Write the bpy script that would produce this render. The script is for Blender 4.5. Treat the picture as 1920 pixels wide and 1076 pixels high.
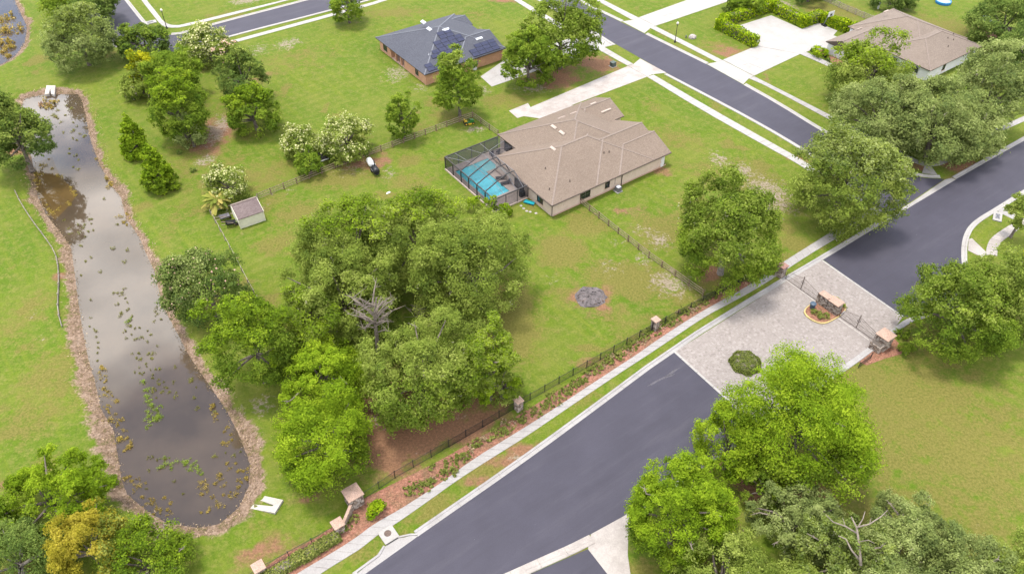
import bpy, bmesh, math, random
import numpy as np
R = math.radians
D = bpy.data
for o in list(D.objects): D.objects.remove(o, do_unlink=True)
S = bpy.context.scene
C = S.collection

# ------------------------------------------------------------------ camera, sky, sun, exposure
H, FPX, PITCH = 80.0, 1493.0, R(43)
cam = D.cameras.new('camera'); co = D.objects.new('camera', cam); C.objects.link(co)
co.location = (0, 0, H); co.rotation_euler = (R(90) - PITCH, 0, 0)
cam.sensor_width = 36; cam.lens = FPX / 1920 * 36; cam.clip_end = 6000; cam.clip_start = 1
S.camera = co
SUN_EL, SUN_AZ = 78, -60          # azimuth clockwise from +Y
w = D.worlds.new('World'); S.world = w; w.use_nodes = True
nt = w.node_tree; nt.nodes.clear()
def N(t, **k):
    n = nt.nodes.new(t)
    for a, b in k.items():
        if a.startswith('i_'): n.inputs[a[2:].replace('_', ' ')].default_value = b
        else: setattr(n, a, b)
    return n
def Lk(a, b): nt.links.new(a, b)
out = N('ShaderNodeOutputWorld'); bg = N('ShaderNodeBackground'); bg.inputs['Strength'].default_value = 0.135
sky = N('ShaderNodeTexSky', sky_type='NISHITA', sun_disc=False, sun_elevation=R(SUN_EL), sun_rotation=R(SUN_AZ))
tc = N('ShaderNodeTexCoord'); sep = N('ShaderNodeSeparateXYZ'); Lk(tc.outputs['Generated'], sep.inputs[0])
mz = N('ShaderNodeMath', operation='MAXIMUM'); mz.inputs[1].default_value = 0.0; Lk(sep.outputs['Z'], mz.inputs[0])
az = N('ShaderNodeMath', operation='ADD'); az.inputs[1].default_value = 0.12; Lk(mz.outputs[0], az.inputs[0])
dx = N('ShaderNodeMath', operation='DIVIDE'); dy = N('ShaderNodeMath', operation='DIVIDE')
Lk(sep.outputs['X'], dx.inputs[0]); Lk(az.outputs[0], dx.inputs[1]); Lk(sep.outputs['Y'], dy.inputs[0]); Lk(az.outputs[0], dy.inputs[1])
cb = N('ShaderNodeCombineXYZ'); Lk(dx.outputs[0], cb.inputs[0]); Lk(dy.outputs[0], cb.inputs[1])
cn = N('ShaderNodeTexNoise'); cn.inputs['Scale'].default_value = 1.7; cn.inputs['Detail'].default_value = 6; cn.inputs['Roughness'].default_value = .55
mp = N('ShaderNodeMapping'); mp.inputs['Location'].default_value = (8.8, 3.4, 0); Lk(cb.outputs[0], mp.inputs[0]); Lk(mp.outputs[0], cn.inputs['Vector'])
cr = N('ShaderNodeValToRGB'); cr.color_ramp.elements[0].position = .44; cr.color_ramp.elements[1].position = .54; Lk(cn.outputs[0], cr.inputs[0])
cn2 = N('ShaderNodeTexNoise'); cn2.inputs['Scale'].default_value = 2.6; cn2.inputs['Detail'].default_value = 5
mp2 = N('ShaderNodeMapping'); mp2.inputs['Location'].default_value = (7.3, 2.2, 0); Lk(cb.outputs[0], mp2.inputs[0]); Lk(mp2.outputs[0], cn2.inputs['Vector'])
cc = N('ShaderNodeValToRGB'); e = cc.color_ramp.elements
e[0].position = .36; e[0].color = (3.5, 3.4, 3.5, 1); e[1].position = .62; e[1].color = (17.5, 16.8, 16.2, 1); Lk(cn2.outputs[0], cc.inputs[0])
sm = N('ShaderNodeVectorMath', operation='SCALE'); sm.inputs['Scale'].default_value = 1.0; Lk(sky.outputs[0], sm.inputs[0])
mx = N('ShaderNodeMix', data_type='RGBA'); Lk(cr.outputs[0], mx.inputs[0]); Lk(sm.outputs[0], mx.inputs[6]); Lk(cc.outputs[0], mx.inputs[7])
Lk(mx.outputs[2], bg.inputs[0]); Lk(bg.outputs[0], out.inputs[0])
sl = D.lights.new('sun', 'SUN'); sl.energy = 1.9; sl.angle = R(11); sl.color = (1, .95, .87)
so = D.objects.new('sun', sl); C.objects.link(so); so.rotation_euler = (R(90 - SUN_EL), 0, R(180 - SUN_AZ)); so.location = (0, 0, 120)
S.render.engine = 'CYCLES'
S.view_settings.view_transform = 'Standard'; S.view_settings.look = 'None'; S.view_settings.gamma = 1; S.view_settings.use_curve_mapping = False
S.view_settings.exposure = 1.60

# ------------------------------------------------------------------ helpers
CT, ST = math.cos(PITCH), math.sin(PITCH)
def P2(px, py, z=0.0):
    """ground-plan point seen at photo position (px, py) when it lies at height z"""
    x = (px - 960) / FPX; y = (py - 538) / FPX
    d = (x, CT - y * ST, -ST - y * CT); k = (H - z) / -d[2]
    return (d[0] * k, d[1] * k)
def P3(px, py, z=0.0):
    a = P2(px, py, z); return (a[0], a[1], z)
def depth(x, y, z): return y * CT + (H - z) * ST
def setp(o, label=None, cat=None, group=None, kind=None):
    if label: o['label'] = label
    if cat: o['category'] = cat
    if group: o['group'] = group
    if kind: o['kind'] = kind
    return o
def thing(name, label, cat, loc=(0, 0, 0), rz=0, group=None):
    o = D.objects.new(name, None); C.objects.link(o); o.location = loc; o.rotation_euler = (0, 0, rz); o.empty_display_size = .3
    return setp(o, label, cat, group)
def link(name, me, parent=None, loc=None, rz=None):
    o = D.objects.new(name, me); C.objects.link(o)
    if parent: o.parent = parent
    if loc is not None: o.location = loc
    if rz is not None: o.rotation_euler = (0, 0, rz)
    return o
def dup(root, loc, rz=None, label=None, scale=None):
    r = root.copy(); C.objects.link(r); r.location = loc
    if rz is not None: r.rotation_euler = (0, 0, rz)
    if scale: r.scale = (scale,) * 3
    if label: r['label'] = label
    for ch in list(root.children):
        c = ch.copy(); C.objects.link(c); c.parent = r
        for g in list(ch.children):
            d = g.copy(); C.objects.link(d); d.parent = c
    return r
class MB:
    def __init__(s): s.v = []; s.f = []; s.uv = None
    def add(s, vs, fs):
        n = len(s.v); s.v += [tuple(p) for p in vs]; s.f += [tuple(i + n for i in q) for q in fs]; return s
    def box(s, c, d, rz=0, tilt=None):
        hx, hy, hz = d[0] / 2, d[1] / 2, d[2] / 2; cs, sn = math.cos(rz), math.sin(rz)
        vs = []
        for x, y, z in ((-1,-1,-1),(1,-1,-1),(1,1,-1),(-1,1,-1),(-1,-1,1),(1,-1,1),(1,1,1),(-1,1,1)):
            X, Y, Z = x*hx, y*hy, z*hz
            vs.append((c[0] + X*cs - Y*sn, c[1] + X*sn + Y*cs, c[2] + Z))
        return s.add(vs, [(3,2,1,0),(4,5,6,7),(0,1,5,4),(1,2,6,5),(2,3,7,6),(3,0,4,7)])
    def prism(s, poly, z0, z1):
        n = len(poly)
        a = sum(poly[i][0]*poly[(i+1)%n][1] - poly[(i+1)%n][0]*poly[i][1] for i in range(n))
        if a < 0: poly = poly[::-1]
        vs = [(p[0], p[1], z0) for p in poly] + [(p[0], p[1], z1) for p in poly]
        return s.add(vs, [tuple(range(n-1,-1,-1)), tuple(range(n, 2*n))] + [(i, (i+1)%n, n+(i+1)%n, n+i) for i in range(n)])
    def bar(s, p, q, wd, ht=None):
        """square bar from p to q"""
        ht = ht or wd; p = np.array(p, float); q = np.array(q, float); d = q - p; L = np.linalg.norm(d)
        if L < 1e-6: return s
        d /= L; u = np.cross(d, (0,0,1)); 
        if np.linalg.norm(u) < 1e-3: u = np.array((1.,0,0))
        u /= np.linalg.norm(u); v = np.cross(u, d)
        vs = [e + a*u*wd/2 + b*v*ht/2 for e in (p, q) for a, b in ((-1,-1),(1,-1),(1,1),(-1,1))]
        return s.add(vs, [(0,1,2,3),(7,6,5,4),(1,0,4,5),(2,1,5,6),(3,2,6,7),(0,3,7,4)])
    def tube(s, pts, rad, n=7, cap=True):
        pts = [np.array(p, float) for p in pts]; m = len(pts); rings = []; u = None
        for i in range(m):
            d = pts[min(i+1, m-1)] - pts[max(i-1, 0)]; d /= (np.linalg.norm(d) + 1e-9)
            if u is None:
                u = np.cross(d, (0.31, 0.95, 0.05)); u /= np.linalg.norm(u)
            else:
                u = u - d*np.dot(u, d); u /= (np.linalg.norm(u) + 1e-9)
            v = np.cross(d, u)
            rings += [pts[i] + rad[i]*(math.cos(2*math.pi*k/n)*u + math.sin(2*math.pi*k/n)*v) for k in range(n)]
        fs = [(i*n+k, i*n+(k+1)%n, (i+1)*n+(k+1)%n, (i+1)*n+k) for i in range(m-1) for k in range(n)]
        if cap: fs += [tuple(range(n-1,-1,-1)), tuple(range((m-1)*n, m*n))]
        return s.add(rings, fs)
    def lathe(s, c, prof, n=16):
        vs = [(c[0] + r*math.cos(2*math.pi*k/n), c[1] + r*math.sin(2*math.pi*k/n), c[2] + z) for r, z in prof for k in range(n)]
        m = len(prof)
        return s.add(vs, [(i*n+k, i*n+(k+1)%n, (i+1)*n+(k+1)%n, (i+1)*n+k) for i in range(m-1) for k in range(n)] + [tuple(range(n-1,-1,-1)), tuple(range((m-1)*n, m*n))])
    def mesh(s, name, mat=None, smooth=False):
        me = D.meshes.new(name); me.from_pydata(s.v, [], s.f); me.update()
        if mat: me.materials.append(mat)
        if smooth: me.polygons.foreach_set('use_smooth', [True]*len(me.polygons))
        return me
    def build(s, name, mat, parent=None, smooth=False, loc=None, rz=None):
        return link(name, s.mesh(name, mat, smooth), parent, loc, rz)

# ------------------------------------------------------------------ materials
def newmat(name):
    m = D.materials.new(name); m.use_nodes = True; t = m.node_tree
    return m, t, t.nodes['Principled BSDF']
def nd(t, ty, ins=None, **k):
    n = t.nodes.new(ty)
    for a, b in k.items(): setattr(n, a, b)
    for a, b in (ins or {}).items():
        if isinstance(b, bpy.types.NodeSocket): t.links.new(b, n.inputs[a])
        else: n.inputs[a].default_value = b
    return n
def ramp(t, fac, stops):
    n = t.nodes.new('ShaderNodeValToRGB'); t.links.new(fac, n.inputs[0]); el = n.color_ramp.elements
    while len(el) < len(stops): el.new(.5)
    for e, (p, c) in zip(el, stops): e.position = p; e.color = (*c, 1) if len(c) == 3 else c
    return n.outputs[0]
def mixc(t, f, a, b, blend='MIX'):
    n = t.nodes.new('ShaderNodeMix'); n.data_type = 'RGBA'; n.blend_type = blend
    for i, x in ((0, f), (6, a), (7, b)):
        if isinstance(x, bpy.types.NodeSocket): t.links.new(x, n.inputs[i])
        else: n.inputs[i].default_value = x if i == 0 else (*x, 1)
    return n.outputs[2]
def noise(t, scale, detail=4, rough=.55, coord=None, dist=0):
    n = nd(t, 'ShaderNodeTexNoise', {'Scale': scale, 'Detail': detail, 'Roughness': rough, 'Distortion': dist})
    if coord is None:
        coord = nd(t, 'ShaderNodeNewGeometry').outputs['Position']
    t.links.new(coord, n.inputs['Vector']); return n.outputs['Fac']
def bump(t, b, h, strength=.4, dist=.03):
    n = nd(t, 'ShaderNodeBump', {'Strength': strength, 'Distance': dist, 'Height': h}); t.links.new(n.outputs[0], b.inputs['Normal'])
def mat(name, col, rough=.8, var=.15, scale=3.0, bmp=0.0, metallic=0.0, spec=.3, col2=None, fine=0):
    """plain surface with two scales of natural colour variation"""
    m, t, b = newmat(name); b.inputs['Roughness'].default_value = rough; b.inputs['Metallic'].default_value = metallic
    b.inputs['Specular IOR Level'].default_value = spec
    c2 = col2 or tuple(x*(1-var*2) for x in col); c1 = tuple(min(1, x*(1+var)) for x in col)
    f = noise(t, scale, 6, .6)
    c = ramp(t, f, [(.3, c2), (.7, c1)])
    if fine:
        g = noise(t, fine, 2); c = mixc(t, .5, c, ramp(t, g, [(.35, (.3,.3,.3)), (.65, (.7,.7,.7))]), 'OVERLAY')
    t.links.new(c, b.inputs['Base Color'])
    if bmp: bump(t, b, f, bmp)
    return m
def concrete(name, col, stain=(.30,.26,.23), amt=.5):
    m, t, b = newmat(name); b.inputs['Roughness'].default_value = .85
    f1 = noise(t, .35, 7, .65); f2 = noise(t, 6, 5, .7); f3 = noise(t, 1.1, 5, .6)
    c = mixc(t, ramp(t, f1, [(.42, (0,0,0)), (.72, (amt,)*3)]), col, stain)
    c = mixc(t, ramp(t, f3, [(.55, (0,0,0)), (.75, (.35,)*3)]), c, tuple(x*.72 for x in col))
    c = mixc(t, .35, c, ramp(t, f2, [(.35, (.35,)*3), (.65, (.66,)*3)]), 'OVERLAY')
    t.links.new(c, b.inputs['Base Color']); bump(t, b, f2, .2, .01); return m
def asphalt(name):
    m, t, b = newmat(name); b.inputs['Roughness'].default_value = .72; b.inputs['Specular IOR Level'].default_value = .35
    pos = nd(t, 'ShaderNodeNewGeometry').outputs['Position']
    mp = nd(t, 'ShaderNodeMapping', {'Vector': pos, 'Rotation': (0, 0, R(36)), 'Scale': (9, .9, 1)}, vector_type='TEXTURE')
    f1 = noise(t, .25, 6, .6); f2 = noise(t, 9, 3, .7); f3 = noise(t, .5, 6, .7, mp.outputs[0])
    c = ramp(t, f1, [(.3, (.038,.0355,.054)), (.72, (.050,.047,.069))])
    c = mixc(t, ramp(t, f3, [(.52, (0,0,0)), (.72, (.6,)*3)]), c, (.070,.065,.084))
    c = mixc(t, ramp(t, f3, [(.30, (.6,)*3), (.46, (0,0,0))]), c, (.032,.030,.045))
    c = mixc(t, .3, c, ramp(t, f2, [(.35, (.32,)*3), (.65, (.68,)*3)]), 'OVERLAY')
    v = nd(t, 'ShaderNodeTexVoronoi', {'Scale': .33, 'Vector': pos})
    c = mixc(t, ramp(t, v.outputs['Distance'], [(.012, (.6,)*3), (.02, (0,0,0))]), c, (.25,.25,.25))
    t.links.new(c, b.inputs['Base Color']); bump(t, b, f2, .15, .01); return m
def shingles(name, col, dark, light):
    m, t, b = newmat(name); b.inputs['Roughness'].default_value = .9; b.inputs['Specular IOR Level'].default_value = .2
    uv = nd(t, 'ShaderNodeTexCoord').outputs['UV']
    br = nd(t, 'ShaderNodeTexBrick', {'Vector': uv, 'Scale': 1.0, 'Mortar Size': .012, 'Brick Width': .33, 'Row Height': .145, 'Color1': (*col,1), 'Color2': (*light,1), 'Mortar': (*dark,1), 'Bias': -.1}, offset=.5)
    f = noise(t, .22, 5, .6); g = noise(t, 7, 3)
    c = mixc(t, ramp(t, f, [(.35, (0,0,0)), (.7, (.4,)*3)]), br.outputs[0], dark)
    mp = nd(t, 'ShaderNodeMapping', {'Vector': uv, 'Scale': (1.6, .10, 1)}); st = noise(t, 1, 4, .6, mp.outputs[0])
    c = mixc(t, ramp(t, st, [(.6, (0,0,0)), (.8, (.25,)*3)]), c, light)
    c = mixc(t, .4, c, ramp(t, g, [(.35, (.35,)*3), (.65, (.65,)*3)]), 'OVERLAY')
    t.links.new(c, b.inputs['Base Color']); bump(t, b, br.outputs['Fac'], -.35, .02); return m
def leafmat(name, c0, c1, c2, trans=.28):
    m = D.materials.new(name); m.use_nodes = True; t = m.node_tree; t.nodes.clear()
    a = nd(t, 'ShaderNodeAttribute', attribute_name='tone')
    c = ramp(t, a.outputs['Fac'], [(.08, c0), (.5, c1), (.93, c2)])
    f = noise(t, .55, 3); c = mixc(t, .45, c, ramp(t, f, [(.3, (.36,.36,.36)), (.7, (.64,.64,.6))]), 'OVERLAY')
    # reflects and lets through light, as thin leaves do
    d = nd(t, 'ShaderNodeBsdfDiffuse', {'Color': mixc(t, 1, c, (1.25*(1-trans),)*3, 'MULTIPLY')}); tr = nd(t, 'ShaderNodeBsdfTranslucent', {'Color': mixc(t, 1, c, (1.45*trans,)*3, 'MULTIPLY')})
    mxs = nd(t, 'ShaderNodeAddShader', {0: d.outputs[0], 1: tr.outputs[0]})
    o = nd(t, 'ShaderNodeOutputMaterial'); t.links.new(mxs.outputs[0], o.inputs[0]); return m

M = {}
M['asphalt'] = asphalt('asphalt')
M['concrete'] = concrete('concrete', (.345,.33,.32), (.23,.205,.19), .5)
M['white_concrete'] = concrete('white_concrete', (.385,.37,.35), (.28,.25,.225), .5)
M['old_concrete'] = concrete('old_concrete', (.40,.365,.335), (.21,.18,.16), .8)
M['kerb'] = concrete('kerb', (.36,.345,.335), (.22,.20,.19), .6)
M['stucco'] = mat('stucco', (.78,.62,.52), .9, .06, 1.2, .1, fine=14)
M['orange_stucco'] = mat('orange_stucco', (.64,.36,.22), .9, .08, 1.0, .1, fine=14)
M['porch_stucco'] = mat('porch_stucco', (.62,.42,.32), .9, .06, 1.0)
M['white_wall'] = mat('white_wall', (.88,.88,.88), .8, .04, 1.0)
M['cream'] = mat('cream', (.80,.78,.62), .8, .05, 2.0)
M['cream_vent'] = mat('cream_vent', (.47,.385,.325), .7, .05, 5)
M['pale_vent'] = mat('pale_vent', (.56,.58,.62), .6, .05, 5)
M['brown_roof'] = shingles('brown_roof', (.212,.163,.128), (.160,.122,.095), (.258,.204,.163))
M['grey_roof'] = shingles('grey_roof', (.082,.087,.108), (.060,.063,.080), (.110,.116,.138))
M['tan_roof'] = shingles('tan_roof', (.225,.180,.148), (.165,.13,.107), (.275,.225,.187))
M['shed_roof'] = shingles('shed_roof', (.165,.125,.120), (.115,.085,.085), (.235,.19,.18))
M['brown_ridge'] = mat('brown_ridge', (.25,.20,.17), .9, .1, 3)
M['grey_ridge'] = mat('grey_ridge', (.17,.18,.21), .9, .1, 3)
M['fascia'] = mat('fascia', (.10,.075,.06), .7, .1, 3)
M['window_frame'] = mat('window_frame', (.04,.035,.035), .5, .1, 3)
M['glass'] = mat('glass', (.03,.035,.04), .08, .1, 3, spec=.6)
M['solar'] = mat('solar', (.040,.041,.075), .22, .12, 2, spec=.5)
M['solar_frame'] = mat('solar_frame', (.02,.02,.025), .4, .1, 2)
M['wood'] = mat('wood', (.36,.28,.205), .9, .22, 2.5, .3, fine=18)
M['post_wood'] = mat('post_wood', (.25,.17,.12), .9, .2, 2.5, .3)
M['pale_wood'] = mat('pale_wood', (.40,.34,.28), .9, .15, 2.5, .3)
M['silt'] = mat('silt', (.27,.24,.195), .9, .25, .8)
M['black_metal'] = mat('black_metal', (.022,.022,.025), .5, .1, 4)
M['dark_metal'] = mat('dark_metal', (.05,.045,.045), .5, .1, 4)
M['bronze'] = mat('bronze', (.055,.05,.05), .45, .1, 4)
M['aluminium'] = mat('aluminium', (.20,.20,.215), .45, .1, 4)
M['cap_tan'] = mat('cap_tan', (.43,.295,.23), .85, .07, 1.5, .1, fine=9)
M['cap_pink'] = mat('cap_pink', (.36,.20,.165), .85, .07, 1.5, .1)
M['stone_light'] = mat('stone_light', (.46,.395,.345), .9, .2, 5, .4)
M['stone_mid'] = mat('stone_mid', (.33,.255,.205), .9, .25, 5, .4)
M['stone_dark'] = mat('stone_dark', (.19,.135,.11), .9, .25, 5, .4)
M['mortar'] = mat('mortar', (.13,.11,.095), .95, .2, 6)
M['yellow_paint'] = mat('yellow_paint', (.56,.44,.18), .7, .15, 1.5)
M['mulch'] = None
M['bark'] = mat('bark', (.20,.165,.14), .95, .3, 3, .5)
M['grey_bark'] = mat('grey_bark', (.33,.29,.26), .95, .25, 3, .5)
M['dead'] = mat('dead', (.27,.225,.185), .95, .2, 3, .4)
M['moss'] = mat('moss', (.27,.245,.185), .95, .2, 2)
M['white_plastic'] = mat('white_plastic', (.72,.72,.72), .4, .04, 2)
M['black_plastic'] = mat('black_plastic', (.02,.02,.024), .45, .1, 4)
M['rubber'] = mat('rubber', (.02,.02,.02), .85, .1, 6)
M['green_paint'] = mat('green_paint', (.03,.16,.03), .35, .1, 4)
M['yellow_seat'] = mat('yellow_seat', (.65,.42,.03), .5, .1, 4)
M['utility_green'] = mat('utility_green', (.09,.12,.11), .6, .12, 4)
M['cyan'] = mat('cyan', (.02,.36,.44), .4, .06, 2)
M['blue'] = mat('blue', (.03,.22,.52), .4, .06, 2)
M['pool_liner'] = mat('pool_liner', (.22,.56,.64), .5, .06, 1.5)
M['pool_tile'] = mat('pool_tile', (.36,.55,.57), .5, .06, 1.5)
M['headwall'] = concrete('headwall', (.47,.44,.40), (.33,.27,.20), .5)
M['drive'] = concrete('drive', (.43,.395,.37), (.27,.22,.19), .8)
M['deck'] = concrete('deck', (.33,.27,.24), (.22,.18,.16), .5)
M['blue_grey'] = mat('blue_grey', (.07,.11,.16), .5, .1, 3)
M['grey_plastic'] = mat('grey_plastic', (.20,.19,.21), .6, .1, 3)
M['tarp'] = mat('tarp', (.11,.105,.11), .8, .25, 2.5)
M['trampoline'] = mat('trampoline', (.13,.15,.19), .7, .1, 2)
M['rust'] = mat('rust', (.15,.105,.085), .8, .25, 6)
M['charcoal'] = mat('charcoal', (.07,.062,.062), .95, .4, 6)
M['globe'] = mat('globe', (.75,.72,.62), .3, .03, 2)
M['rock'] = mat('rock', (.42,.38,.35), .95, .25, 3, .5)

def mulch_mat():
    m, t, b = newmat('mulch'); b.inputs['Roughness'].default_value = .95; b.inputs['Specular IOR Level'].default_value = .1
    v = nd(t, 'ShaderNodeTexVoronoi', {'Scale': 5.5}); t.links.new(nd(t, 'ShaderNodeNewGeometry').outputs['Position'], v.inputs['Vector'])
    f = noise(t, .45, 6, .65); g = noise(t, 4, 5, .75)
    c = ramp(t, g, [(.25, (.15,.068,.046)), (.52, (.29,.138,.095)), (.75, (.44,.26,.19))])
    c = mixc(t, ramp(t, f, [(.46, (0,0,0)), (.66, (.6,)*3)]), c, (.115,.100,.050))
    vs = nd(t, 'ShaderNodeSeparateColor', {0: v.outputs['Color']}); c = mixc(t, .45, c, ramp(t, vs.outputs[0], [(.1, (.25,.25,.25)), (.9, (.75,.74,.72))]), 'OVERLAY')
    t.links.new(c, b.inputs['Base Color']); bump(t, b, g, .7, .06); return m
M['mulch'] = mulch_mat()
def paver_mat():
    m, t, b = newmat('pavers'); b.inputs['Roughness'].default_value = .9; b.inputs['Specular IOR Level'].default_value = .2
    pos = nd(t, 'ShaderNodeNewGeometry').outputs['Position']
    mp = nd(t, 'ShaderNodeMapping', {'Vector': pos, 'Rotation': (0, 0, R(-36.3 + 45))})
    br = nd(t, 'ShaderNodeTexBrick', {'Vector': mp.outputs[0], 'Scale': 1, 'Mortar Size': .012, 'Brick Width': .24, 'Row Height': .16, 'Color1': (.335,.300,.278,1), 'Color2': (.255,.222,.206,1), 'Mortar': (.20,.175,.16,1), 'Bias': -.3}, offset=.5)
    f = noise(t, .16, 6, .65); f2 = noise(t, .9, 6, .7); wn = nd(t, 'ShaderNodeTexVoronoi', {'Scale': 3.6, 'Vector': mp.outputs[0]})
    c = mixc(t, ramp(t, f, [(.46, (0,0,0)), (.66, (.55,)*3)]), br.outputs[0], (.25,.22,.205))
    c = mixc(t, ramp(t, f2, [(.52, (0,0,0)), (.72, (.45,)*3)]), c, (.245,.212,.198))
    sx = nd(t, 'ShaderNodeSeparateColor', {0: wn.outputs['Color']})
    c = mixc(t, ramp(t, sx.outputs[0], [(.90, (0,0,0)), (.94, (.4,)*3)]), c, (.17,.14,.13))
    c = mixc(t, ramp(t, sx.outputs[1], [(.8, (0,0,0)), (.88, (.35,)*3)]), c, (.44,.40,.375))
    t.links.new(c, b.inputs['Base Color']); bump(t, b, br.outputs['Fac'], -.4, .01); return m
M['pavers'] = paver_mat()
def water_mat(name, col, ior=1.6, rough=.035):
    m, t, b = newmat(name); b.inputs['Roughness'].default_value = rough; b.inputs['IOR'].default_value = ior
    f = noise(t, .09, 5, .6); c = ramp(t, f, [(.35, tuple(x*.75 for x in col)), (.65, tuple(x*1.3 for x in col))])
    t.links.new(c, b.inputs['Base Color'])
    bump(t, b, noise(t, 1.2, 3), .012, .02); return m
M['water'] = water_mat('pond_water', (.070,.051,.034), 1.48)
M['shallow'] = water_mat('shallow_water', (.10,.065,.025), 1.4)
M['pool_water'] = None
M['scuff'] = mat('scuff', (.105,.098,.115), .8, .25, 4)
def poolwater():
    m, t, b = newmat('pool_water'); b.inputs['Roughness'].default_value = .03; b.inputs['Transmission Weight'].default_value = 1; b.inputs['IOR'].default_value = 1.33
    b.inputs['Base Color'].default_value = (.45,.88,.95,1); bump(t, b, noise(t, 2.5, 3), .08, .03)
    # pool water lets light through to its floor
    tr = nd(t, 'ShaderNodeBsdfTransparent', {'Color': (.62,.90,.93,1)}); gl = nd(t, 'ShaderNodeBsdfGlossy', {'Roughness': .03})
    lw = nd(t, 'ShaderNodeFresnel', {'IOR': 1.33}); mxs = nd(t, 'ShaderNodeMixShader', {0: lw.outputs[0], 1: tr.outputs[0], 2: gl.outputs[0]})
    t.links.new(mxs.outputs[0], t.nodes['Material Output'].inputs[0]); return m
M['pool_water'] = poolwater()
def screen(name, alpha, col=(.03,.03,.035)):
    m = D.materials.new(name); m.use_nodes = True; t = m.node_tree; t.nodes.clear()
    tr = nd(t, 'ShaderNodeBsdfTransparent'); df = nd(t, 'ShaderNodeBsdfDiffuse', {'Color': (*col, 1)})
    n = noise(t, 2, 3); a = nd(t, 'ShaderNodeMapRange', {0: n, 1: .3, 2: .7, 3: alpha*.85, 4: alpha*1.1})
    mxs = nd(t, 'ShaderNodeMixShader', {0: a.outputs[0], 1: tr.outputs[0], 2: df.outputs[0]})
    o = nd(t, 'ShaderNodeOutputMaterial'); t.links.new(mxs.outputs[0], o.inputs[0]); return m
M['screen'] = screen('insect_screen', .52)
M['screen_top'] = screen('insect_screen_top', .19, (.06,.06,.07))
M['fence_mesh'] = screen('fence_mesh', .30, (.025,.025,.028))
def ground_mat():
    m, t, b = newmat('ground'); b.inputs['Roughness'].default_value = .95; b.inputs['Specular IOR Level'].default_value = .12
    pos = nd(t, 'ShaderNodeNewGeometry').outputs['Position']
    a = nd(t, 'ShaderNodeAttribute', attribute_name='wear'); sp = nd(t, 'ShaderNodeSeparateColor', {0: a.outputs['Color']})
    big = noise(t, .045, 5, .6, pos); mid = noise(t, .33, 6, .65, pos); fin = noise(t, 3.2, 5, .75, pos); tiny = noise(t, 11, 2, .6, pos)
    med = noise(t, .8, 6, .75, pos); med2 = noise(t, 1.7, 4, .75, nd(t, 'ShaderNodeMapping', {'Vector': pos, 'Location': (37, 11, 0)}).outputs[0])
    g = ramp(t, big, [(.32, (.074,.145,.008)), (.5, (.112,.172,.012)), (.68, (.152,.186,.018))])
    g = mixc(t, ramp(t, mid, [(.42, (0,0,0)), (.66, (.9,)*3)]), g, (.088,.145,.010))
    g = mixc(t, ramp(t, med, [(.45, (0,0,0)), (.64, (.85,)*3)]), g, (.192,.188,.048))
    g = mixc(t, ramp(t, med2, [(.48, (0,0,0)), (.68, (.7,)*3)]), g, (.072,.122,.010))
    # mowing streaks
    mp = nd(t, 'ShaderNodeMapping', {'Vector': pos, 'Rotation': (0, 0, R(-52)), 'Scale': (16, 1.1, 1)}, vector_type='TEXTURE'); st = noise(t, 1, 3, .6, mp.outputs[0])
    patch = noise(t, .12, 4, .6, nd(t, 'ShaderNodeMapping', {'Vector': pos, 'Location': (90, 40, 0)}).outputs[0])
    g = mixc(t, ramp(t, patch, [(.48, (0,0,0)), (.66, (.6,)*3)]), g, (.172,.182,.036))
    mw = nd(t, 'ShaderNodeTexWave', {'Vector': nd(t, 'ShaderNodeMapping', {'Vector': pos, 'Rotation': (0, 0, R(52))}).outputs[0], 'Scale': .16, 'Distortion': 3.0, 'Detail': 2, 'Detail Scale': .4}).outputs['Fac']
    g = mixc(t, ramp(t, mw, [(.35, (0,0,0)), (.65, (.22,)*3)]), g, (.085,.140,.010))
    g = mixc(t, ramp(t, st, [(.5, (0,0,0)), (.7, (.5,)*3)]), g, (.160,.190,.022))
    def masked(base, ch, colr, lo=.0, hi=.35, k=1.0, nz=mid):
        nz = nd(t, 'ShaderNodeMapRange', {0: nz, 1: .32, 2: .68, 3: .15, 4: .85}).outputs[0]
        s = nd(t, 'ShaderNodeMath', {0: sp.outputs[ch] , 1: nz}, operation='ADD')
        f = ramp(t, s.outputs[0], [(min(.98,.72+lo), (0,0,0)), (min(1,.72+hi), (k,)*3)])
        # suppress where attribute is zero
        mm = nd(t, 'ShaderNodeMath', {0: f, 1: ramp(t, sp.outputs[ch], [(.02, (0,0,0)), (.18, (1,1,1))])}, operation='MULTIPLY')
        return mixc(t, mm.outputs[0], base, colr)
    dry = ramp(t, fin, [(.3, (.118,.115,.022)), (.7, (.205,.174,.050))])
    mm_ = nd(t, 'ShaderNodeMath', {0: nd(t, 'ShaderNodeMath', {0: mid, 1: med}, operation='ADD').outputs[0], 1: .5}, operation='MULTIPLY').outputs[0]
    g = masked(g, 0, dry, .0, .28, .85, mm_)
    soil = ramp(t, fin, [(.3, (.17,.085,.05)), (.7, (.29,.155,.095))])
    g = masked(g, 2, soil, -.1, .25, .95)
    sand = ramp(t, fin, [(.3, (.19,.14,.095)), (.5, (.28,.225,.175)), (.72, (.40,.345,.295))])
    sn = nd(t, 'ShaderNodeMath', {0: nd(t, 'ShaderNodeMath', {0: med, 1: med2}, operation='ADD').outputs[0], 1: .5}, operation='MULTIPLY')
    g = masked(g, 1, sand, .12, .28, .8, sn.outputs[0])
    bank = mixc(t, .5, ramp(t, fin, [(.28, (.065,.048,.030)), (.5, (.18,.118,.082)), (.72, (.31,.22,.16))]), ramp(t, med, [(.36, (.11,.115,.03)), (.48, (.22,.152,.105)), (.62, (.38,.29,.22))]))
    al = nd(t, 'ShaderNodeMath', {0: a.outputs['Alpha'], 1: mid}, operation='ADD')
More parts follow.
